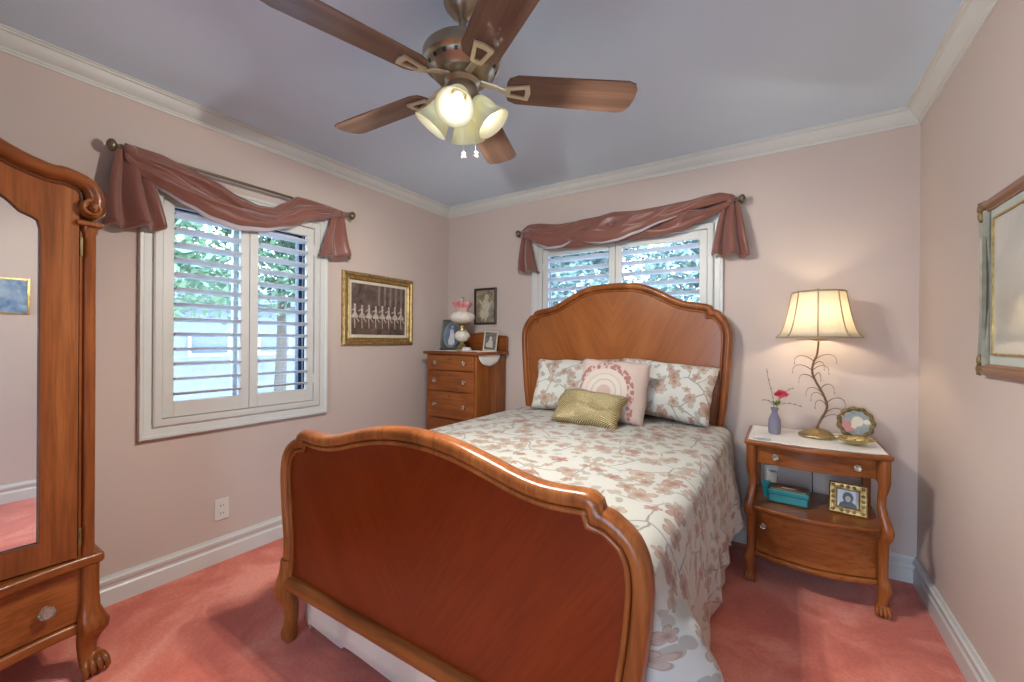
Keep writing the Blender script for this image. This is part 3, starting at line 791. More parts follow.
tw.obj('twigs', M_['branch'], sm, smooth=60); dr_.obj('crystal_drops', M_['knob'], sm, smooth=60)
b = MB(); b.lathe([(.006, .505), (.040, .512), (.042, .516), (.012, .518), (.013, .522), (.013, .575), (.008, .578)], (.004, 0, 0), 20); b.obj('candle_socket', M_['brass'], lp)
t = NT('cream silk shade'); t.t.nodes.remove(t.b)
df = t.n('BsdfDiffuse'); ts = t.n('BsdfTranslucent'); mx = t.n('MixShader'); mx.inputs[0].default_value = .55
cn = t.noise(t.coord(scale=(60, 60, 4)), 1.5)
cc = t.ramp(cn.outputs[0], [(.3, (.72, .67, .56, 1)), (.7, (.78, .73, .62, 1))])
t.l(cc, df.inputs[0]); t.l(cc, ts.inputs[0]); t.l(df.outputs[0], mx.inputs[1]); t.l(ts.outputs[0], mx.inputs[2]); t.l(mx.outputs[0], t.out.inputs[0]); M_['shade'] = t.m
SZ0, SZ1 = .525, .765
LA0 = R(-93.4)
def shade_r(k): return .187-.071*(k**.5)
def shade(u, v):
    a = u*2*PI; r_ = shade_r(v); 
    f = abs((((a-LA0)*8/(2*PI)) % 1)-.5)*2; r_ *= 1-.02*(1-f*f)
    return (r_*cos(a), r_*sin(a), SZ0+v*(SZ1-SZ0))
so = MB().grid(shade, 72, 14).obj('lamp_shade', M_['shade'], lp, smooth=60, solid=.0015)
rb = MB()
for k in range(8):
    a = LA0+2*PI*k/8; rb.tube([(shade_r(v/12)*1.003*cos(a), shade_r(v/12)*1.003*sin(a), SZ0+v/12*(SZ1-SZ0)) for v in range(13)], .0032, 6)
def rring(v, rr): rb.tube([shade(q/72, v) for q in range(72)], rr, 6, closed=True)
rring(0, .0045); rring(1, .0045)
M_['braid'] = fabric('brown shade trim', (.36, .26, .16), .7)
rb.obj('shade_trim', M_['braid'], so, smooth=60)
b = MB(); b.tube([(.06, 0, .74), (0, 0, .765), (-.06, 0, .74)], .002, 6); b.tube([(-.028, 0, .58), (-.04, 0, .66), (0, 0, .762), (.04, 0, .66), (.028, 0, .58)], .002, 6); b.lathe([(.004, .762), (.008, .770), (.009, .778), (.004, .786)], n=12); b.obj('harp', M_['brass'], lp)
def emis(name, c, s_):
    t = NT(name); t.t.nodes.remove(t.b); e = t.n('Emission'); e.inputs[0].default_value = c; e.inputs[1].default_value = s_
    t.l(e.outputs[0], t.out.inputs[0]); return t.m
M_['bulb2'] = emis('warm lamp bulb', (1, .82, .58, 1), LAMPB)
MB().ell((0, 0, .63), (.026, .026, .034)).obj('bulb', M_['bulb2'], lp, smooth=180)
co_ = MB(); co_.tube(smooth_path([(2.79, -.11, .742), (2.78, -.04, .744), (2.768, -.012, .738), (2.760, -.006, .70), (2.757, -.006, .5), (2.755, -.006, .36), (2.72, -.006, .30), (2.62, -.006, .33), (2.585, -.02, .38), (2.585, -.03, .408)], 6), .0025, 6)
tag(co_.obj('power_cord', M_['black'], None, smooth=180), 'thin dark lamp cord hanging behind the open shelf of the nightstand', 'cord')

# wall outlets
def outlet(loc, rz, label, plug=False):
    r = thing('wall_outlet', label, 'outlet', loc, rz)
    MB().box(-.037, .037, -.006, 0, -.058, .058).obj('cover_plate', M_['plastic'], r, bevel=.003)
    for dz in (-.021, .021):
        s_ = MB().prism([(.0165*cos(2*PI*k/16), dz+.0135*sin(2*PI*k/16)) for k in range(16)], -.008, -.0055, 'xz').obj('socket', M_['plastic'], r)
        MB().box(-.008, -.005, -.0086, -.0079, dz-.005, dz+.005).box(.005, .008, -.0086, -.0079, dz-.004, dz+.004).obj('slots', M_['black'], s_)
    return r
outlet((0, -1.861, .287), R(90), 'white double wall outlet above the left baseboard, below the big window')
outlet((2.56, 0, .445), 0, 'white double wall outlet on the back wall, seen through the nightstand shelf')
# adapter plugged in behind the nightstand
b = MB().box(2.535, 2.59, -.048, -.0087, .41, .475); tag(b.obj('plug_adapter', M_['plastic'], None, bevel=.006), 'white plug block in the outlet behind the nightstand shelf', 'plug')

# ---------------------------------------------------------------- vase with flowers
vs = thing('bud_vase', 'small grey violet glass bottle vase on the left of the nightstand top', 'vase', (2.575, -.225, .736))
MB().lathe([(.027, 0), (.030, .004), (.031, .04), (.029, .075), (.020, .098), (.014, .112), (.015, .124), (.021, .140), (.019, .140), (.012, .124), (.011, .112), (.017, .096), (.026, .073), (.028, .04), (.027, .006), (0, .005)], n=24, cap=False).obj('bottle', M_['vase'], vs, smooth=50)
fl = thing('pink_flower', 'bright pink carnation standing in the grey violet vase', 'flower', (2.575, -.225, .745))
M_['green'] = plain('leaf green', (.14, .24, .05), .6, var=.3)
M_['petal'] = plain('coral pink petals', (.85, .13, .19), .6, var=.3, scale=30)
b = MB(); b.tube([(0, 0, 0), (.002, 0, .10), (.012, 0, .15), (.022, -.005, .19)], .0016, 6); b.obj('stem', M_['green'], fl)
b = MB()
rnd = random.Random(5)
for k in range(46):
    a = k*2.4; el = .1+1.3*(k/46); d = Vector((cos(a)*sin(el+.1), sin(a)*sin(el+.1), cos(el+.1)*.8)); c0 = Vector((.028, -.006, .200))
    p = c0+d*(.020+.014*rnd.random()); s_ = .013+.005*rnd.random(); u_ = d.cross(Vector((rnd.random(), rnd.random(), 1))).normalized(); w_ = (d.cross(u_)+d*.6).normalized()
    b.add([c0+d*.004, p-u_*s_*.9+w_*.2*s_, p+w_*s_*.6+d*.004, p+u_*s_*.9+w_*.2*s_], [(0, 1, 2, 3)])
b.ell((.028, -.006, .198), (.014, .014, .011))
b.obj('petals', M_['petal'], fl, smooth=10)
b = MB()
for k in range(10):
    a = k*.75; L = .035+.012*(k % 3); c0 = Vector((.006, 0, .135+.004*(k % 4))); d = Vector((cos(a), sin(a), .5+.3*(k % 2))).normalized(); sdd = d.cross(Vector((0, 0, 1))).normalized()
    b.add([c0, c0+d*L*.5+sdd*.007, c0+d*L, c0+d*L*.5-sdd*.007], [(0, 1, 2, 3)])
b.obj('leaves', M_['green'], fl, smooth=10)
M_['twig'] = plain('dried twig', (.22, .15, .12), .8)
tw_ = thing('dried_twigs', 'bare dried twigs with tiny buds standing in the grey violet vase', 'twigs', (2.575, -.225, .745))
for pl in ([(0, 0, 0), (-.004, 0, .12), (-.012, 0, .20), (-.030, 0, .28), (-.040, 0, .345)], [(0, 0, .0), (-.002, 0, .13), (-.020, 0, .16), (-.045, 0, .168), (-.062, 0, .165)],
           [(0, 0, 0), (.004, 0, .12), (.035, 0, .20), (.065, 0, .235), (.085, 0, .24)], [(0, 0, 0), (.006, 0, .13), (.05, .0, .158), (.09, 0, .155), (.125, 0, .145)]):
    sp = smooth_path(pl, 5); b = MB(); b.tube(sp, [.0014]*len(sp), 5)
    for q in sp[9::3]: b.ell((q.x+.002, q.y, q.z+.002), (.003, .003, .0045), 6, 5)
    b.obj('twig', M_['twig'], tw_)

# ---------------------------------------------------------------- frames
def rect_frame(w, h, prof, bd=.004, o=None):
    """frame round a w x h outer rectangle in xz, facing -y; prof (inwards, out)"""
    b = MB(); pth = [Vector((-w/2, 0, 0)), Vector((-w/2, 0, h)), Vector((w/2, 0, h)), Vector((w/2, 0, 0))]
    # sweep's side vector N x t : for N=-y and t=+z side = -x ; flip sign to go inwards
    b.sweep(pth, [(-u, v) for u, v in prof], (0, -1, 0), True); return b
def flat(b, poly, y=0.0): 
    return b.add([(x, y, z) for x, z in poly], [tuple(range(len(poly)))])
def disc(b, cx, cz, rx, rz_, y, n=20, rot=0):
    return flat(b, [(cx+rx*cos(2*PI*k/n)*cos(rot)-rz_*sin(2*PI*k/n)*sin(rot), cz+rx*cos(2*PI*k/n)*sin(rot)+rz_*sin(2*PI*k/n)*cos(rot)) for k in range(n)], y)
def pic_mat(name, c1, c2, scale=6, gloss=.25):
    t = NT(name); t.set(Roughness=.6, Coat_Weight=1.0 if gloss < .3 else .2, Coat_Roughness=.03)
    n = t.noise(t.coord(), scale, 5, .6, .6); t.l(t.ramp(n.outputs[0], [(.35, c1), (.65, c2)]), t.b.inputs['Base Color']); return t.m

# dancers' picture on the left wall
pf = thing('framed_picture', 'gilt framed picture of a row of dancers in white on the left wall', 'picture', (.001, -.793, 1.19), R(90))
w, h = .66, .53
rect_frame(w, h, [(0, 0), (0, .018), (.010, .030), (.022, .030), (.030, .020), (.044, .016), (.050, .022), (.056, .016), (.056, 0)]).obj('frame', M_['gold'], pf, smooth=30)
MB().box(-w/2+.05, w/2-.05, -.006, -.001, .05, h-.05).obj('mat_board', plain('cream mat board', (.66, .60, .46), .8), pf)
pr = MB().box(-w/2+.078, w/2-.078, -.0085, -.006, .078, h-.078).obj('print', pic_mat('dark stage print', (.05, .03, .025, 1), (.17, .11, .08, 1), 14), pf)
b = MB()
for k in range(5): flat(b, [(-.02+k*.055, .30), (.0+k*.055, .30), (.004+k*.055, h-.08), (-.018+k*.055, h-.08)], -.0090)
b.obj('painted_columns', pic_mat('painted columns', (.16, .12, .10, 1), (.28, .22, .18, 1), 20), pr)
b = MB()
for k in range(8):
    x = -.225+k*.062; hh = .0 if k % 2 else .006
    disc(b, x, .285+hh, .009, .012, -.0095, 12)
    flat(b, [(x-.010, .272+hh), (x+.010, .272+hh), (x+.008, .235+hh), (x-.008, .235+hh)], -.0095)
    flat(b, [(x-.008, .240), (x+.008, .240), (x+.030, .212), (x+.024, .200), (x-.024, .200), (x-.030, .212)], -.0097)
    flat(b, [(x-.006, .205), (x+.002, .205), (x+.004, .125), (x-.002, .125)], -.0095)
    flat(b, [(x+.004, .205), (x+.012, .205), (x+.040, .175), (x+.034, .170)], -.0096)
    flat(b, [(x-.010, .266), (x-.034, .252), (x-.032, .246), (x-.008, .258)], -.0096)
b.obj('painted_dancers', pic_mat('painted white figures', (.40, .33, .27, 1), (.62, .55, .47, 1), 30), pr)
for o_ in (pr,): pass

# small picture on the back wall
sp_ = thing('framed_picture', 'small dark framed portrait of a cherub like figure, above the dresser', 'picture', (.433, -.001, 1.37))
rect_frame(.236, .317, [(0, 0), (0, .014), (.004, .017), (.014, .017), (.018, .010), (.018, 0)]).obj('frame', plain('dark mahogany frame', (.045, .018, .012), .35), sp_, smooth=30)
pr = MB().box(-.10, .10, -.006, 0, .016, .301).obj('print', pic_mat('faded brown print', (.14, .11, .07, 1), (.36, .31, .21, 1), 16), sp_)
b = MB(); disc(b, .015, .235, .022, .028, -.0065); disc(b, .005, .165, .045, .050, -.0066, rot=.3); disc(b, -.012, .095, .050, .048, -.0067); flat(b, [(.045, .18), (.075, .21), (.080, .20), (.050, .16)], -.0065); flat(b, [(-.03, .18), (-.062, .225), (-.068, .215), (-.04, .16)], -.0065)
flat(b, [(-.045, .08), (-.02, .08), (-.03, .03), (-.04, .03)], -.0065); flat(b, [(.0, .08), (.025, .075), (.0, .025), (-.01, .028)], -.0065)
b.obj('painted_figure', pic_mat('painted pale figure', (.45, .38, .25, 1), (.62, .55, .38, 1), 22), pr)

# large ornate frame on the right wall
lf = thing('framed_picture', 'large framed picture with carved silver gilt corners on the right wall', 'picture', (RW-.001, -1.170, 1.128), R(-90))
w, h = .64, .588
def warp(b):  # concave sides with carved corners
    for i, p in enumerate(b.v):
        k = abs(p.z-h/2)/(h/2); e = (1-k*k)*.022
        if abs(p.x) > w/2-.03: b.v[i] = Vector((p.x-math.copysign(e, p.x), p.y, p.z))
    return b
for sd in (-1, 1):      # side members, concave outline, subdivided
    rings = []; b = MB()
    for k in range(25):
        z = h*k/24; q = abs(z-h/2)/(h/2); e = (1-q*q)*.026
        prof = [(0, 0), (0, .018), (.010, .030), (.016, .022), (.030, .020), (.040, .026), (.052, .014), (.062, .016), (.062, 0)]
        rings.append([(sd*(w/2-(e if i < 5 else 0)-u), -v, z) for i, (u, v) in enumerate(prof)])
    b.loft(rings); b.obj('side_moulding', M_['silver'], lf, smooth=40)
M_['rail'] = plain('reddish brown picture rail', (.30, .14, .07), .4, .2, coat=.2)
for z0_, dz in ((0, 1), (h, -1)):
    prof = [(0, 0), (0, .018), (.010, .028), (.026, .030), (.034, .018), (.040, .018), (.040, 0)]
    b = MB(); b.loft([[(-w/2+.0, -v, z0_+dz*u) for u, v in prof], [(w/2-.0, -v, z0_+dz*u) for u, v in prof]]); b.obj('rail_moulding', M_['rail'], lf, smooth=40)
for sx_ in (-1, 1):
    for zz in (.02, h-.02):
        b = MB(); b.ell((sx_*(w/2-.016), -.022, zz), (.016, .010, .022)); b.ell((sx_*(w/2-.026), -.026, zz+(.03 if zz < .3 else -.03)), (.010, .008, .020)); b.ell((sx_*(w/2-.040), -.026, zz+(.004 if zz < .3 else -.004)), (.018, .008, .010)); b.ell((sx_*(w/2-.012), -.020, zz+(.045 if zz < .3 else -.045)), (.006, .006, .016)); b.obj('corner_carving', M_['dkgold'], lf, smooth=60)
MB().box(-w/2+.045, w/2-.045, -.012, 0, .035, h-.035).obj('mat_board', plain('pale green mat', (.50, .53, .46), .7), lf)
rect_frame(w-.18, h-.14, [(0, .0125), (0, .019), (.006, .019), (.006, .0125)]).obj('inner_fillet', M_['gold'], lf, loc=(0, 0, .07))
MB().box(-w/2+.096, w/2-.096, -.0145, -.011, .076, h-.076).obj('print', pic_mat('pale print under glass', (.42, .43, .38, 1), (.55, .56, .50, 1), 3), lf)
# picture seen only in the mirror
mp_ = thing('framed_picture', 'blue picture reflected in the armoire mirror', 'picture', (RW-.001, -2.49, 1.40), R(-90))
rect_frame(.46, .27, [(0, 0), (0, .012), (.012, .014), (.012, 0)]).obj('frame', M_['gold'], mp_)
MB().box(-.22, .22, -.006, 0, .01, .26).obj('print', pic_mat('blue seascape print', (.05, .16, .34, 1), (.35, .45, .55, 1), 9, .5), mp_)

# portrait on the nightstand shelf
pg = thing('photo_frame', 'ornate gold frame with an old portrait, on the lower shelf of the nightstand', 'photo frame', (2.883, -.315, .391), 0, rot=(R(-12), 0, R(-8)))
rect_frame(.150, .148, [(0, 0), (0, .008), (.006, .013), (.018, .010), (.028, .013), (.034, .008), (.034, 0)]).obj('frame', M_['gold'], pg, smooth=30)
b = MB()
for k in range(16):
    a = 2*PI*k/16; q = max(abs(cos(a)), abs(sin(a))); b.ell((.058*cos(a)/q, -.012, .074+.057*sin(a)/q), (.008, .004, .008), 8, 6)
b.obj('carved_scrolls', M_['dkgold'], pg)
pr = MB().box(-.042, .042, -.006, .0, .032, .116).obj('photograph', plain('grey photo ground', (.36, .34, .28), .5, coat=.5), pg)
b = MB(); disc(b, 0, .080, .021, .026, -.0064); flat(b, [(-.036, .034), (.036, .034), (.030, .052), (.014, .062), (-.014, .062), (-.030, .052)], -.0063); b.obj('dark_hair_and_coat', M_['black'], pr)
b = MB(); disc(b, 0, .074, .011, .015, -.0068); b.obj('face', plain('photo face', (.55, .52, .44), .6), pr)
MB().box(-.008, .008, .0, .004, .01, .10).obj('easel_back', M_['black'], pg)

# oval/round photo frame and gold dish on the nightstand
rf = thing('photo_frame', 'round scalloped gilt frame with a faded family photo, on the nightstand', 'photo frame', (2.932, -.135, .737), 0, rot=(R(-14), 0, R(-4)))
b = MB(); ring = [(.070*(1+.05*cos(11*2*PI*k/88))*cos(2*PI*k/88), 0, .080+.074*(1+.05*cos(11*2*PI*k/88))*sin(2*PI*k/88)) for k in range(88)]
b.sweep(ring, [(.009*cos(2*PI*q/8), .006+.007*sin(2*PI*q/8)) for q in range(8)], (0, -1, 0), True)
for k in range(22):
    a = 2*PI*k/22; b.ell((.069*cos(a), -.012, .080+.073*sin(a)), (.007, .005, .007), 8, 6)
b.obj('frame', M_['dkgold'], rf, smooth=60)
b = MB(); b.prism([(.067*cos(2*PI*k/40), .080+.070*sin(2*PI*k/40)) for k in range(40)], -.004, .002, 'xz'); pr = b.obj('photograph', pic_mat('faded photo ground', (.20, .24, .22, 1), (.34, .36, .34, 1), 20, .5), rf)
b = MB(); disc(b, .008, .088, .024, .026, -.0045); disc(b, -.012, .066, .018, .020, -.0046); disc(b, .045, .088, .014, .013, -.0045); b.obj('pale_figures', plain('photo pale figures', (.62, .57, .45), .6), pr)
b = MB(); disc(b, -.038, .070, .022, .020, -.0047); disc(b, -.030, .045, .024, .012, -.0048); b.obj('rose_patch', plain('photo rose patch', (.52, .22, .20), .6), pr)
gd = MB()
gd.lathe([(.022, 0), (.028, .003), (.034, .006), (.055, .020), (.064, .032), (.060, .032), (.050, .020), (.030, .010), (0, .009)], n=48, cap=False, scallop=lambda a, z: 1+(.09 if z > .015 else .02)*cos(8*a))
gd.tube([(.055, 0, .028), (.072, 0, .030), (.080, 0, .034)], [.010, .008, .006], 8); gd.tube([(-.055, 0, .028), (-.068, 0, .031), (-.075, 0, .035)], [.010, .008, .006], 8)
o = gd.obj('gilt_dish', plain('yellow gilt metal', (.55, .42, .16), .25, .8, var=.2, scale=30), None, smooth=60, loc=(2.905, -.31, .736))
tag(o, 'small fluted gilt dish with two lugs in front of the round photo frame', 'dish')
for k, (dx, dy, lb) in enumerate(((-.012, .01, 'pale shell shaped trinket at the left in the gilt dish'), (.022, -.004, 'pale shell shaped trinket at the right in the gilt dish'))):
    b = MB().ell((0, 0, .010), (.016, .012, .011), fn=lambda d: 1+.06*cos(9*math.atan2(d.y, d.x)))
    tag(b.obj('trinket', plain('pearl trinket %s' % 'ab'[k], (.66, .60, .42), .3), None, loc=(2.905+dx, -.31+dy, .746)), lb, 'trinket')

# teal box on the shelf
tb_ = thing('keepsake_box', 'teal keepsake box with a gold patterned lid on the nightstand shelf', 'box', (2.640, -.285, .391), R(-5))
M_['teal'] = plain('teal lacquer', (.01, .19, .20), .35, coat=.4, var=.15)
bx = MB().box(-.088, .088, -.060, .060, .003, .062).obj('body', M_['teal'], tb_, bevel=.008)
MB().box(-.091, .091, -.063, .063, .044, .072).obj('lid', M_['teal'], tb_, bevel=.006)
MB().box(-.078, .078, -.050, .050, .070, .0745).obj('lid_panel', plain('gold leaf lid', (.36, .22, .07), .35, .5, var=.5, scale=22), tb_, bevel=.001)
MB().box(-.025, .035, -.018, -.008, .0745, .076).obj('lid_stripe', M_['white'], tb_)
fan_ = MB(); 
for k in range(5): fan_.prism([(-.012+.003*k, .0), (.012+.003*k, .0), (.018+.003*k, .085), (-.018+.003*k, .085)], .002*k, .002*k+.0015, 'xz')
o = fan_.obj('greeting_card', M_['teal'], None, loc=(2.540, -.265, .3915)); o.rotation_euler = (R(-10), 0, R(20))
tag(o, 'small teal folded card standing left of the keepsake box', 'card')

# ---------------------------------------------------------------- dresser
ds = thing('dresser', 'narrow oak chest of drawers with bowed front and splashback, in the far corner', 'dresser', (.412, -.235, 0))
DW = .515
def serp(w, y_e, amp, yb, n=28):
    f = []
    for i in range(n+1):
        q = i/n; x = -w/2+w*q; yv = y_e-amp*(.5-.5*cos(2*PI*q*2))*1.0 if False else y_e-amp*math.sin(PI*q)**2+amp*.55*math.sin(PI*q)**8
        f.append((x, yv))
    return f+[(w/2, yb), (-w/2, yb)]
MB().prism(serp(.575, -.215, .018, .205), 1.118, 1.142, 'xy').obj('top', M_['oak_x'], ds, bevel=.008)
for x_ in (-DW/2, DW/2-.022): MB().box(x_, x_+.022, -.195, .20, .10, 1.118).obj('side_panel', M_['oak_z'], ds, bevel=.004)
MB().box(-DW/2+.022, DW/2-.022, .185, .20, .10, 1.118).box(-DW/2+.022, DW/2-.022, -.185, .185, .10, .12).obj('carcass_back', M_['oak_z'], ds)
zs = [(.995, 1.110), (.830, .985), (.615, .820), (.375, .605), (.130, .365)]
for z0_, z1_ in zs:
    d_ = MB().prism(serp(DW-.052, -.197, .020, -.15), z0_, z1_, 'xy').obj('drawer', M_['oak_x'], ds, bevel=.003)
    zc = (z0_+z1_)/2
    for kx in (-.150, .150):
        q = (kx+(DW-.052)/2)/(DW-.052); yk = -.197-.020*sin(PI*q)**2+.011*sin(PI*q)**8
        knob(d_, (kx, yk-.001, zc), s=.95)
    escutcheon(d_, (0, -.207, z1_-.03))
for z0_, z1_ in ((.120, .130), (.365, .375), (.605, .615), (.820, .830), (.985, .995), (1.110, 1.118)):
    MB().box(-DW/2+.02, DW/2-.02, -.188, -.15, z0_, z1_).obj('drawer_rail', M_['oak_x'], ds)
for sx_ in (-1, 1):
    for yy in (-.178, .18):
        MB().loft([[(sx_*.228+r_*a, yy+r_*c_, z) for a, c_ in ((-1, -1), (1, -1), (1, 1), (-1, 1))] for z, r_ in ((.12, .022), (.06, .018), (.03, .016), (0, .018))]).obj('leg', M_['oak_z'], ds, bevel=.003)
spl = [(-.27, 1.142), (-.27, 1.262), (-.25, 1.266), (-.17, 1.270), (-.10, 1.285), (0, 1.294), (.10, 1.285), (.17, 1.270), (.25, 1.266), (.27, 1.262), (.27, 1.142)]
spl = [(x*.96+.02, z) for x, z in spl]
bs = MB().prism(spl, .185, .203, 'xz').obj('splashback', M_['oak_x'], ds, bevel=.004)
b = MB(); b.sweep([(x, .186, z) for x, z in spl[1:-1]], [(.008*cos(2*PI*q/8), .010*sin(2*PI*q/8)+.004) for q in range(8)], (0, -1, 0)); b.obj('splashback_moulding', M_['oak_x'], bs, smooth=60)

# lace doily draped over the right edge of the dresser top
def doily(u, v):
    # long strip lying along the top; its right end hangs as a point
    s_ = v-.5
    L = .44; d = u*(L+.13)
    x0 = .20
    if d < L+.02:
        x = x0+d; z = 1.1455; wd = .13
    else:
        k = (d-L-.02)/.11; x = x0+L+.035+.006*sin(k*3); z = 1.1455-.008-k*.105; wd = .145*max(0, 1-k**2.6)**.6+.002
        z += .006*cos(s_*30)*k
    y = -.275+s_*2*wd
    return (x, y, z)
o = MB().grid(doily, 60, 16).obj('lace_doily', M_['cloth'], None, smooth=180, solid=.0015)
tag(o, 'white lace cloth on the dresser top with its point hanging over the right side', 'doily')

# hurricane lamp
hl = thing('hurricane_lamp', 'antique parlour lamp with white globe and ruffled pink glass top, on the dresser', 'lamp', (.392, -.27, 1.147))
M_['milk'] = plain('painted milk glass', (.70, .64, .55), .25, var=.12, scale=30, coat=.5)
b = MB(); b.lathe([(.048, 0), (.050, .008), (.040, .014), (.034, .022), (.040, .030), (.030, .042), (.018, .050), (.016, .066), (.024, .072)], n=28, scallop=lambda a, z: 1+(.05*cos(6*a) if z < .035 else 0)); b.obj('foot', M_['brass'], hl, smooth=50)
b = MB(); b.lathe([(.024, .072), (.048, .086), (.066, .112), (.064, .134), (.046, .156), (.030, .164)], n=28); b.obj('font', M_['milk'], hl, smooth=60)
b = MB(); b.lathe([(.030, .164), (.036, .168), (.034, .182), (.024, .188), (.024, .204), (.040, .210), (.070, .220), (.072, .228), (.050, .230)], n=28); b.obj('burner', M_['brass'], hl, smooth=50)
b = MB(); b.lathe([(.060, .226), (.088, .240), (.106, .262), (.104, .290), (.082, .312), (.050, .322)], n=40, scallop=lambda a, z: 1+.018*cos(14*a), cap=False); b.obj('globe_shade', M_['milk'], hl, smooth=60)
t = NT('ruffled cranberry glass'); t.set(Roughness=.2, Coat_Weight=.6)
sx2 = t.n('SeparateXYZ'); t.l(t.coord(), sx2.inputs[0]); t.l(t.ramp(t.math('DIVIDE', t.math('SUBTRACT', sx2.outputs[2], .32), .09), [(0, (.70, .52, .45, 1)), (.45, (.62, .22, .22, 1)), (1, (.60, .16, .18, 1))]), t.b.inputs['Base Color'])
b = MB(); b.lathe([(.046, .320), (.048, .338), (.060, .360), (.076, .384), (.070, .396), (.056, .368), (.042, .340)], n=48, cap=False, scallop=lambda a, z: 1+(.16*cos(6*a) if z > .35 else .03*cos(6*a))); b.obj('ruffled_top', t.m, hl, smooth=70)
b = MB(); b.lathe([(.020, .23), (.026, .28), (.018, .34), (.016, .44), (.0145, .44), (.0165, .34)], n=20, cap=False); b.obj('chimney', M_['knob'], hl, smooth=60)

# framed oval portrait on the dresser
of = thing('photo_frame', 'dark green frame with an oval mat round a figure in white, behind the parlour lamp', 'photo frame', (.205, -.20, 1.147), 0, rot=(R(-10), 0, R(6)))
w, h = .215, .265
rect_frame(w, h, [(0, 0), (0, .010), (.006, .013), (.012, .008), (.012, 0)]).obj('frame', plain('dark green frame', (.05, .06, .045), .4), of)
MB().box(-w/2+.01, w/2-.01, -.005, 0, .01, h-.01).obj('mat_board', pic_mat('dark green mat', (.05, .065, .055, 1), (.09, .10, .09, 1), 8), of)
b = MB(); b.tube([(.080*cos(2*PI*k/40), -.006, h/2+.108*sin(2*PI*k/40)) for k in range(40)], .004, 6, closed=True); b.obj('oval_fillet', plain('pewter fillet', (.35, .38, .36), .4, .4), of)
b = MB(); disc(b, 0, h/2, .077, .105, -.0055, 36); pr = b.obj('photograph', pic_mat('blue grey photo', (.10, .14, .22, 1), (.18, .24, .34, 1), 9), of)
b = MB(); disc(b, .0, .200, .013, .017, -.0062); flat(b, [(-.020, .180), (.020, .180), (.026, .120), (.040, .060), (.020, .042), (-.022, .045), (-.030, .080), (-.018, .120)], -.0061); b.obj('white_figure', plain('photo white dress', (.55, .56, .60), .6), pr)
# small photo frame at the right of the dresser
sf = thing('photo_frame', 'small cream edged photo frame leaning at the right of the dresser top', 'photo frame', (.600, -.17, 1.144), 0, rot=(R(-9), R(4), R(24)))
w, h = .115, .165
rect_frame(w, h, [(0, 0), (0, .008), (.004, .010), (.010, .008), (.010, 0)]).obj('frame', plain('cream frame edge', (.52, .46, .30), .5), sf)
pr = MB().box(-w/2+.008, w/2-.008, -.004, 0, .008, h-.008).obj('photograph', pic_mat('dark old photo', (.05, .045, .035, 1), (.14, .12, .10, 1), 25), sf)
b = MB(); disc(b, 0, .105, .012, .016, -.0046); flat(b, [(-.016, .090), (.016, .090), (.024, .030), (-.024, .030)], -.0045); disc(b, -.026, .05, .010, .018, -.0047); b.obj('pale_figures', plain('old photo figures', (.42, .38, .30), .6), pr)
o = MB().box(-.035, .035, -.022, .022, 0, .016).box(-.028, .030, -.018, .020, .016, .028).obj('trinket_box', M_['white'], None, bevel=.006, loc=(.500, -.345, 1.148))
tag(o, 'small white lidded trinket box at the front of the dresser top', 'box')

# ---------------------------------------------------------------- armoire
ar = thing('armoire', 'tall oak armoire with mirrored door, arched cornice and claw feet, at the left edge', 'armoire', (0, -2.97, 0))
# local y: +.50 is the right end seen in the photo; symmetric about y=0; front towards +x
AX = .49
def bowx(hw, x_e, amp, xb=.03, n=40):
    f = []
    for i in range(n+1):
        q = i/n; y = -hw+2*hw*q; m = sin(PI*q)
        f.append((x_e+amp*(m**2*1.0+.0)-amp*.0, y))
    return f+[(xb, hw), (xb, -hw)]
# carcass
MB().box(.03, AX-.03, -.465, .465, .38, 1.62).obj('carcass', M_['oak_z'], ar, bevel=.005)
for s_ in (-1, 1):      # rounded corner columns
    b = MB(); b.lathe([(.019, .440), (.019, 1.605), (.024, 1.618), (.026, 1.632)], (AX-.012, s_*.478, 0), 18)
    b.box(AX-.05, AX-.006, s_*.474-.021, s_*.474+.021, .44, 1.63); b.obj('corner_column', M_['oak_z'], ar, smooth=50)
    for zz in (.52, 1.555): MB().box(AX+.010, AX+.018, s_*.453-.004, s_*.453+.004, zz-.034, zz+.034).obj('hinge', M_['dkgold'], ar, bevel=.002)
# door with shaped mirror opening
zt = lambda y: interp([(0, 1.865), (.08, 1.855), (.16, 1.81), (.235, 1.735), (.275, 1.685), (.315, 1.645), (.345, 1.633), (.358, 1.615)], abs(y))
zin = [(y/100*1.0, zt(y/100)) for y in range(-35, 36, 1)]
opening = [(-.355, .535)]+[(-.355, 1.60)]+[(y, z) for y, z in zin]+[(.355, 1.60), (.355, .535)]
CO = smooth_path([Vector((y, z, 0)) for y, z in [(.500, 1.672), (.512, 1.70), (.514, 1.735), (.502, 1.775), (.480, 1.802), (.45, 1.816), (.41, 1.826), (.375, 1.825), (.31, 1.846), (.26, 1.872), (.2, 1.907), (.1, 1.947), (0, 1.962)]], 5)
CO = [(p.x, p.y) for p in CO]
COS = sorted(CO)
def zo(y):
    y = abs(y); best = [z for a, z in COS if a >= y and z > 1.72]
    return interp([(a, z) for a, z in COS if z > 1.74], y)
outer = [(-.447, .450)]+[(-.447, 1.60)]+[(y/100*1.276, zo(y/100*1.276)-.05) for y in range(-35, 36, 1)]+[(.447, 1.60), (.447, .450)]
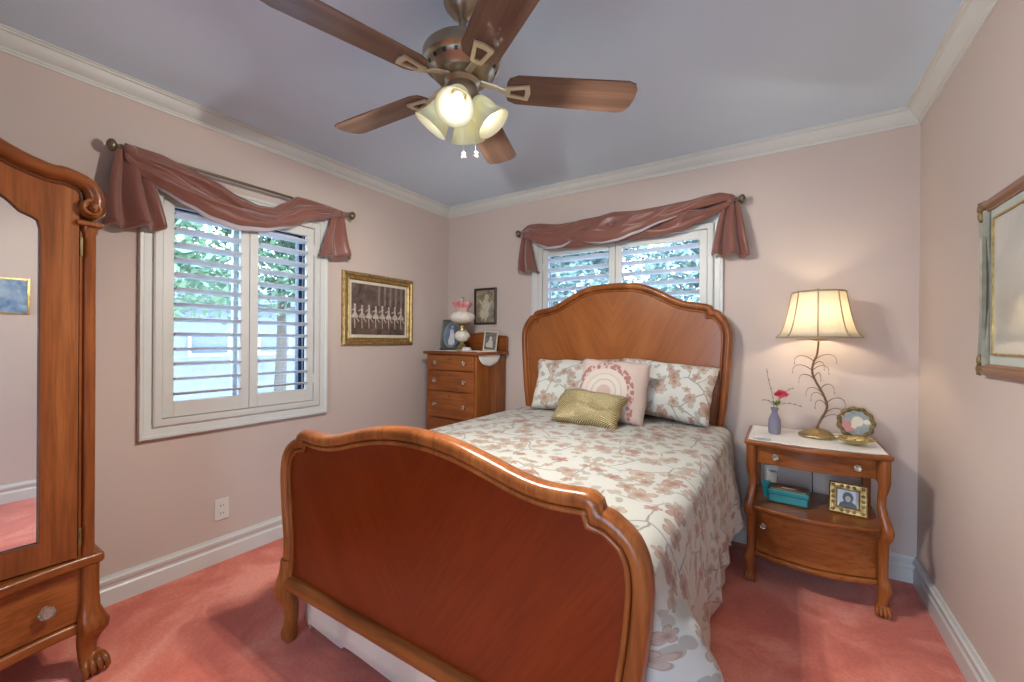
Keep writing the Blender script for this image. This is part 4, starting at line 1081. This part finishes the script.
def ringplate(inn, out, x0, x1, b):
    n = len(inn); vs = []
    for (y, z) in out: vs.append((x1, y, z))
    for (y, z) in inn: vs.append((x1-.0, y, z))
    for (y, z) in inn: vs.append((x0, y, z))
    for (y, z) in out: vs.append((x0, y, z))
    fs = []
    for i in range(n):
        j = (i+1) % n
        for a in range(4): 
            c_ = (a+1) % 4
            fs.append((a*n+i, a*n+j, c_*n+j, c_*n+i))
    b.add(vs, fs); return b
dd = ringplate(opening, outer, AX-.015, AX+.014, MB()).obj('door', M_['oak_z'], ar, smooth=30)
b = MB(); b.sweep([(AX+.010, y, z) for y, z in opening], [(.003*cos(2*PI*q/8), .006*sin(2*PI*q/8)) for q in range(8)], (1, 0, 0), True); b.obj('mirror_bead', M_['oak_brown'], dd, smooth=60)
t = NT('mirror silver'); t.set(Base_Color=(.86, .88, .87, 1), Metallic=1, Roughness=.015); M_['mirror'] = t.m
b = MB(); b.add([(AX+.001, y, z) for y, z in opening], [tuple(range(len(opening)))]); b.add([(AX-.004, y, z) for y, z in opening], [tuple(range(len(opening)))]); b.obj('mirror', M_['mirror'], dd, smooth=10)
# bevel strip round the mirror glass
bi = [(y*.965, .535+(z-.535)*.985+.008) for y, z in opening]
ringplate(bi, opening, AX+.0005, AX+.0025, MB()).obj('mirror_bevel', M_['mirror'], dd, smooth=10)
# head board between door and cornice + cornice moulding
b = MB(); poly = [(-.478, 1.64)]+[(y/100, zo(y/100)-.03) for y in range(-47, 48)]+[(.478, 1.64)]
b.prism(poly, AX-.20, AX-.016, 'yz'); b.obj('pediment', M_['oak_z'], ar)
cpath = [(AX-.01, -y, z) for y, z in CO]+[(AX-.01, y, z) for y, z in reversed(CO[:-1])]
cprof = [(-.044, -.14), (-.044, .020), (-.042, .036), (-.036, .050), (-.022, .058), (-.006, .054), (.004, .042), (.008, .026), (.010, -.02), (.010, -.14)]
b = MB(); b.sweep([Vector(p)+Vector((0, 0, .0)) for p in cpath], [(-u-.044, v) for u, v in cprof], (1, 0, 0)); b.obj('cornice', M_['oak_y'], ar, smooth=45)
b = MB(); b.sweep([Vector(p) for p in cpath], [(-.060+.006*cos(2*PI*q/8), .020+.010*sin(2*PI*q/8)) for q in range(8)], (1, 0, 0)); b.obj('cornice_bead', M_['oak_brown'], ar, smooth=60)
for s_ in (-1, 1):
    b = MB(); rx = Matrix.Rotation(R(90), 4, 'Y')
    b.lathe([(.034, -.10), (.034, .030), (.030, .040), (.024, .036)], (AX, s_*.480, 1.694), 24, rx)
    sp2 = [(AX+.036+.001*k, s_*(.480+(.032-.0016*k)*cos(k*.45+1.57)), 1.694+(.032-.0016*k)*sin(k*.45+1.57)) for k in range(18)]
    b.tube(sp2, [.0075-.0002*k for k in range(18)], 8)
    b.ell((AX+.050, s_*.480, 1.694), (.010, .009, .009))
    b.obj('scroll_capital', M_['oak_z'], ar, smooth=50)
    MB().box(AX-.10, AX+.030, s_*.474-.036, s_*.474+.036, 1.632, 1.650).obj('capital_slab', M_['oak_z'], ar, bevel=.006)
# waist moulding, drawer, apron
MB().prism(bowx(.522, AX+.012, .090), .403, .443, 'xy').obj('waist_moulding', M_['oak_y'], ar, bevel=.014)
dw = MB().prism(bowx(.470, AX-.018, .080, .10), .205, .398, 'xy').obj('drawer', M_['oak_y'], ar, bevel=.003)
for yk in (-.375, .375):
    q = (yk+.458)/.916; knob(dw, (AX-.018+.080*sin(PI*q)**2+.001, yk, .290), '+x', 1.25)
MB().prism(bowx(.474, AX-.010, .090, .10), .160, .200, 'xy').obj('apron', M_['oak_y'], ar, bevel=.012)
MB().box(.03, AX-.03, -.47, .47, .18, .405).obj('drawer_case', M_['oak_y'], ar)
for s_ in (-1, 1):
    pts = [(.494, .405, .025), (.494, .30, .025), (.494, .245, .028), (.497, .215, .037), (.503, .190, .043), (.502, .165, .041), (.493, .14, .033), (.488, .11, .027), (.488, .085, .025), (.492, .06, .028)]
    rings = []
    for y, z, r_ in pts:
        rings.append([(AX-.02+(y-.490)*.8+r_*math.copysign(abs(cos(2*PI*(q+.5)/16))**.7, cos(2*PI*(q+.5)/16)), s_*(y-.008)+r_*math.copysign(abs(sin(2*PI*(q+.5)/16))**.7, sin(2*PI*(q+.5)/16)), z) for q in range(16)])
    lg = MB().loft(rings).obj('leg', M_['oak_z'], ar, smooth=50)
    claw_foot(lg, AX-.018, s_*.490, .0, 1.12, 0 if s_ < 0 else 8)
    MB().box(.035, .075, s_*.47-.022, s_*.47+.022, 0, .40).obj('leg', M_['oak_z'], ar, bevel=.004)

# ---------------------------------------------------------------- curtain rods and scarves
def rodset(label, a, c, mapf, z, d):
    r = thing('curtain_rod', label, 'curtain rod', mapf(a, d, z))
    o0 = Vector(mapf(a, d, z))
    L = lambda s_, dd_, zz: tuple(Vector(mapf(s_, dd_, zz))-o0)
    b = MB(); b.tube([L(a, d, z), L(c, d, z)], .008, 10); b.obj('rod', M_['rodm'], r, smooth=60)
    for e, sg in ((a, -1), (c, 1)):
        pr_ = [(0, .008), (.004, .016), (.010, .016), (.014, .011), (.020, .011), (.028, .024), (.038, .029), (.048, .024), (.055, .012), (.057, .001)]
        p = [L(e+sg*(q[0]-.004), d, z) for q in pr_]
        b = MB(); b.tube(p, [q[1] for q in pr_], 16); b.obj('finial', M_['rodm'], r, smooth=60)
        b = MB(); b.tube([L(e-sg*.03, 0.0, z), L(e-sg*.03, d, z)], .007, 8); b.tube([L(e-sg*.03, 0.0, z), L(e-sg*.03, .008, z)], .022, 14)
        b.obj('bracket', M_['rodm'], r, smooth=50)
    return r
lmap = lambda s_, d, z: (d, s_, z)
bmap = lambda s_, d, z: (s_, -d, z)
rodset('brass curtain rod with ball finials above the left window', -2.305, -1.130, lmap, 2.095, .08)
rodset('brass curtain rod with ball finials above the back window', .845, 2.365, bmap, 2.095, .08)
def scarf(label, mapf, upper, lower, a, c, folds, tails, liner, layers=()):
    r = thing('scarf_valance', label, 'valance', mapf(a, 0, 1.95))
    o0 = Vector(mapf(a, 0, 1.95)); L = lambda s_, dd_, zz: tuple(Vector(mapf(s_, dd_, zz))-o0)
    def f(u, v):
        s_ = a+(c-a)*u; zu = interp(upper, s_); zl = interp(lower, s_)
        # v: 0 top back, 1 bottom
        z = zu+(zl-zu)*v
        env = min(1, min(u, 1-u)*9)
        bul = .045*sin(PI*min(1, v*1.0))*env
        rip = 0
        for (k1, k2, am, ph) in folds:
            rip += am*(1-2*abs(sin((k1*v+k2*u)*PI+ph))**.7)
        dd = .094+bul+rip*env*(.08+.92*sin(PI*min(1, v*1.15+.02)))+.005*fbm(s_*7, z*14, 5)
        return L(s_, dd, z+.006*env*sin(k1*v*PI+u*20)*sin(PI*v))
    b = MB(); b.grid(f, 110, 40); b.obj('swag', M_['satin'], r, smooth=180, solid=.004)
    for (l0, l1, amt) in liner:
        def g(u, v):
            uu = l0+(l1-l0)*u; p = Vector(f(uu, 1.0)); q = Vector(mapf(0, 1, 0))
            w_ = amt*sin(PI*u)
            return tuple(p+Vector((0, 0, -w_*v+.004))-q*(.004+.02*v))
        b = MB(); b.grid(g, 40, 4); b.obj('lining', M_['lining'], r, smooth=180, solid=.002)
    for (la, lc, lup, llo, off, lf_) in layers:      # further turns of the cloth lying over the first
        def f2(u, v):
            s_ = la+(lc-la)*u; zu = interp(lup, s_); zl = interp(llo, s_)
            env = min(1, min(u, 1-u)*7); z = zu+(zl-zu)*v
            rip = sum(am*(1-2*abs(sin((k1*v+k2*u)*PI+ph))**.7) for (k1, k2, am, ph) in lf_)
            return L(s_, .100+(off+.03*sin(PI*v*.9))*env+rip*env*sin(PI*min(1, v*1.1+.03)), z)
        b = MB(); b.grid(f2, 80, 26); b.obj('swag', M_['satin'], r, smooth=180, solid=.004)
        def g2(u, v):
            uu = .12+.70*u; p = Vector(f2(uu, 1.0)); q = Vector(mapf(0, 1, 0))
            return tuple(p+Vector((0, 0, -.020*sin(PI*u)*v+.003))+q*(.003-.012*v))
        b = MB(); b.grid(g2, 40, 3); b.obj('lining', M_['lining'], r, smooth=180, solid=.002)
    for (t0a, t0b, t1a, t1b, ztop, zb0, zb1, nf) in tails:
        def h(u, v):
            sa = t0a+(t1a-t0a)*v**.8; sb = t0b+(t1b-t0b)*v**.8
            s_ = sa+(sb-sa)*u; z = ztop+((zb0+(zb1-zb0)*u)-ztop)*v
            am = .010+.022*v
            ph_ = u*nf*2*PI
            dd = .080+.03*v*sin(PI*u)+am*sin(ph_+.8*sin(v*3))*(.4+.6*sin(PI*u)**.3)
            return L(s_+.006*sin(ph_*1.0), dd, z+.010*sin(ph_)*v)
        b = MB(); b.grid(h, 48, 30)
        # gathered bottom folded under
        def hb(u, v):
            p = Vector(h(u, 1.0)); q = Vector(mapf(0, 1, 0)); an = v*PI
            return tuple(p+q*(-.028*(1-cos(an))/2)+Vector((0, 0, -.014*sin(an))))
        b.grid(hb, 48, 8)
        b.obj('tail', M_['satin'], r, smooth=180, solid=.004)
        kn = MB(); mid = (t0a+t0b)/2
        kn.ell(L(mid, .088, ztop+.005), (.024 if mapf is bmap else .030, .030 if mapf is bmap else .028, .024), 20, 12, fn=lambda d: 1+.08*sin(9*math.atan2(d.y, d.x)))
        kn.obj('gathered_knot', M_['satin'], r, smooth=180)
    return r
scarf('dusty rose satin scarf draped over the rod of the left window', lmap,
      [(-2.30, 2.115), (-2.17, 2.112), (-2.05, 2.085), (-1.94, 2.058), (-1.82, 2.012), (-1.72, 1.99), (-1.64, 2.0), (-1.575, 2.046), (-1.49, 2.108), (-1.315, 2.108), (-1.14, 2.10)],
      [(-2.30, 2.05), (-2.25, 1.995), (-2.153, 1.952), (-2.05, 1.915), (-1.94, 1.875), (-1.82, 1.858), (-1.69, 1.875), (-1.54, 1.918), (-1.38, 1.995), (-1.20, 2.055), (-1.14, 2.075)], -2.30, -1.14,
      [(2.4, 1.3, .024, 0), (3.4, -.9, .012, 1.2)],
      [(-2.325, -2.235, -2.365, -2.145, 2.085, 1.745, 1.775, 2.1), (-1.235, -1.165, -1.335, -1.095, 2.075, 1.785, 1.81, 1.6)], [(.03, .80, .030)])
scarf('dusty rose satin scarf wound round the rod of the back window', bmap,
      [(.85, 2.10), (.93, 2.135), (1.0, 2.135), (1.154, 2.095), (1.319, 2.098), (1.512, 2.108), (1.60, 2.122), (1.69, 2.108), (1.861, 2.106), (2.019, 2.110), (2.168, 2.125), (2.281, 2.14), (2.36, 2.12)],
      [(.85, 2.06), (.935, 2.035), (1.069, 1.965), (1.181, 1.932), (1.32, 1.924), (1.513, 1.930), (1.658, 1.930), (1.796, 1.934), (1.927, 1.932), (2.051, 1.948), (2.169, 1.99), (2.293, 2.04), (2.36, 2.08)], .85, 2.36,
      [(1.5, -3.4, .034, 0), (1.3, 6.0, .020, 1), (2.8, -1.5, .010, 2)],
      [(.85, .915, .812, .992, 2.065, 1.80, 1.79, 1.7), (2.30, 2.37, 2.235, 2.435, 2.085, 1.785, 1.765, 2.1)], [],
      [(.865, 1.50, [(.86, 2.11), (.93, 2.138), (1.02, 2.135), (1.2, 2.105), (1.5, 2.108)], [(.86, 2.06), (.93, 2.03), (1.03, 1.975), (1.12, 1.945), (1.22, 1.945), (1.34, 1.985), (1.5, 2.08)], .022, [(1.6, 1.0, .014, .4), (2.5, -.8, .006, 0)]),
       (1.22, 2.35, [(1.22, 2.10), (1.5, 2.11), (1.62, 2.124), (1.8, 2.108), (2.1, 2.118), (2.28, 2.142), (2.35, 2.125)], [(1.22, 2.06), (1.34, 1.975), (1.45, 1.938), (1.55, 1.928), (1.65, 1.938), (1.78, 1.972), (1.95, 2.02), (2.15, 2.06), (2.35, 2.095)], .036, [(1.0, 5.0, .012, .9), (2.2, -1.0, .006, 0)])])

# ---------------------------------------------------------------- ceiling fan
FX, FY = 1.648, -1.793
fn_ = thing('ceiling_fan', 'five blade ceiling fan with wood blades and a cluster of four lit glass shades', 'ceiling fan', (FX, FY, 0))
b = MB(); b.lathe([(.066, 2.44), (.068, 2.425), (.062, 2.405), (.040, 2.378), (.024, 2.368), (.016, 2.36)], n=32); b.obj('ceiling_canopy', M_['fanmetal'], fn_, smooth=40)
b = MB(); b.lathe([(.013, 2.37), (.013, 2.27)], n=14); b.obj('downrod', M_['fanmetal'], fn_)
b = MB(); b.lathe([(.018, 2.305), (.034, 2.30), (.036, 2.285), (.085, 2.272), (.118, 2.255), (.134, 2.240), (.138, 2.232), (.138, 2.200), (.130, 2.194), (.122, 2.192), (.112, 2.176), (.104, 2.172), (.092, 2.156), (.066, 2.150)], n=40); mh = b.obj('motor_housing', M_['fanmetal'], fn_, smooth=35)
b = MB()
for k in range(18):
    a = 2*PI*k/18; b.m = Matrix.Rotation(a, 4, 'Z') @ Matrix.Translation((.1175, 0, 2.185)) @ Matrix.Rotation(R(-58), 4, 'Y'); b.box(-.006, .006, -.006, .006, -.0015, .002)
b.obj('vent_slots', M_['black'], mh)
b = MB(); b.lathe([(.062, 2.152), (.064, 2.140), (.052, 2.128), (.056, 2.115), (.062, 2.100), (.056, 2.080), (.040, 2.066), (.030, 2.050), (.014, 2.042)], n=32); lk = b.obj('light_kit', M_['fanmetal'], fn_, smooth=40)
for k in range(5):
    ang = R(38.5+72*k); m = Matrix.Rotation(ang, 4, 'Z'); pitch = Matrix.Translation((0, 0, 2.128)) @ Matrix.Rotation(R(-11), 4, 'X')
    b = MB()
    pl = [(.165, -.050), (.158, -.030), (.155, 0), (.158, .030), (.165, .050), (.195, .064), (.585, .074), (.612, .064), (.625, .040), (.630, 0), (.625, -.040), (.612, -.064), (.585, -.074), (.195, -.064)]
    b.m = pitch; b.prism(pl, -.003, .004, 'xy')
    o = b.obj('blade', M_['blade'], fn_, bevel=.002); o.rotation_euler = (0, 0, ang)
    b = MB(); b.m = pitch
    b.tube([(.060, 0, .022), (.120, 0, .006), (.145, 0, -.006), (.160, 0, -.008)], [.011, .010, .010, .010], 8, squash=(.6, 1.2))
    ip = [(.155, -.020), (.155, .020), (.237, .034), (.243, .0), (.237, -.034)]
    iq = [(.171, -.009), (.171, .009), (.221, .019), (.224, .0), (.221, -.019)]
    n = 5; vs_ = [(x, y, -.0125) for x, y in ip]+[(x, y, -.0125) for x, y in iq]+[(x, y, -.0035) for x, y in iq]+[(x, y, -.0035) for x, y in ip]
    b.add(vs_, [(q*n+i, q*n+(i+1) % n, ((q+1) % 4)*n+(i+1) % n, ((q+1) % 4)*n+i) for q in range(4) for i in range(n)])
    bi_ = b.obj('blade_iron', M_['bladeiron'], o, bevel=.0015)
# shades: opal glass bells
t = NT('opal fan shade glass'); t.t.nodes.remove(t.b)
df = t.n('BsdfDiffuse'); ts = t.n('BsdfTranslucent'); gg = t.n('BsdfGlossy'); gg.inputs['Roughness'].default_value = .15
nn = t.noise(t.coord(), 20); cc = t.ramp(nn.outputs[0], [(.3, (.80, .80, .60, 1)), (.7, (.86, .86, .68, 1))])
t.l(cc, df.inputs[0]); t.l(cc, ts.inputs[0])
mx = t.n('MixShader'); mx.inputs[0].default_value = .35; t.l(df.outputs[0], mx.inputs[1]); t.l(ts.outputs[0], mx.inputs[2])
mx2 = t.n('MixShader'); mx2.inputs[0].default_value = .06; t.l(mx.outputs[0], mx2.inputs[1]); t.l(gg.outputs[0], mx2.inputs[2]); t.l(mx2.outputs[0], t.out.inputs[0]); M_['opal'] = t.m
M_['bulb'] = emis('fan bulb', (1, .95, .85, 1), BULB)
def fan_lamp(m):
    l = bpy.data.lights.new('fan_lamp', 'SPOT'); l.energy = SPOT; l.spot_size = R(165); l.spot_blend = .35; l.shadow_soft_size = .012; l.color = FANCOL
    o = bpy.data.objects.new('fan_lamp', l); COL.objects.link(o); o.parent = fn_; o.matrix_local = m @ Matrix.Translation((0, 0, .122)) @ Matrix.Rotation(PI, 4, 'X')
for k, az in enumerate((-62, 28, 118, 208)):
    m = Matrix.Translation((0, 0, 2.085)) @ Matrix.Rotation(R(az), 4, 'Z') @ Matrix.Translation((.040, 0, 0)) @ Matrix.Rotation(R(180-38), 4, 'Y')
    b = MB(); b.m = m; b.lathe([(.018, -.02), (.024, 0), (.024, .022), (.016, .030)], n=18); fit = b.obj('socket_cup', M_['fanmetal'], fn_, smooth=40)
    b = MB(); b.m = m; b.lathe([(.026, .012), (.036, .024), (.044, .050), (.049, .080), (.058, .106), (.066, .118), (.063, .119), (.054, .106), (.045, .080), (.040, .050), (.033, .026), (.024, .014)], n=30, cap=False, close=True)
    sh = b.obj('glass_shade', M_['opal'], fn_, smooth=60)
    b = MB(); b.m = m; b.ell((0, 0, .072), (.025, .025, .030)); b.obj('bulb', M_['bulb'], sh, smooth=180); fan_lamp(m)
for (dx, dy, zb) in ((.020, -.012, 1.872), (.035, .035, 1.888)):
    b = MB(); b.tube([(dx*.8, dy*.8, 2.05), (dx, dy, 2.0), (dx, dy, zb+.02)], .0012, 5); c_ = b.obj('pull_chain', M_['white'], fn_)
    b = MB(); b.ell((dx, dy, zb+.010), (.008, .008, .009)); b.ell((dx, dy, zb-.002), (.010, .010, .006)); b.obj('pull_bob', M_['white'], c_, smooth=60)
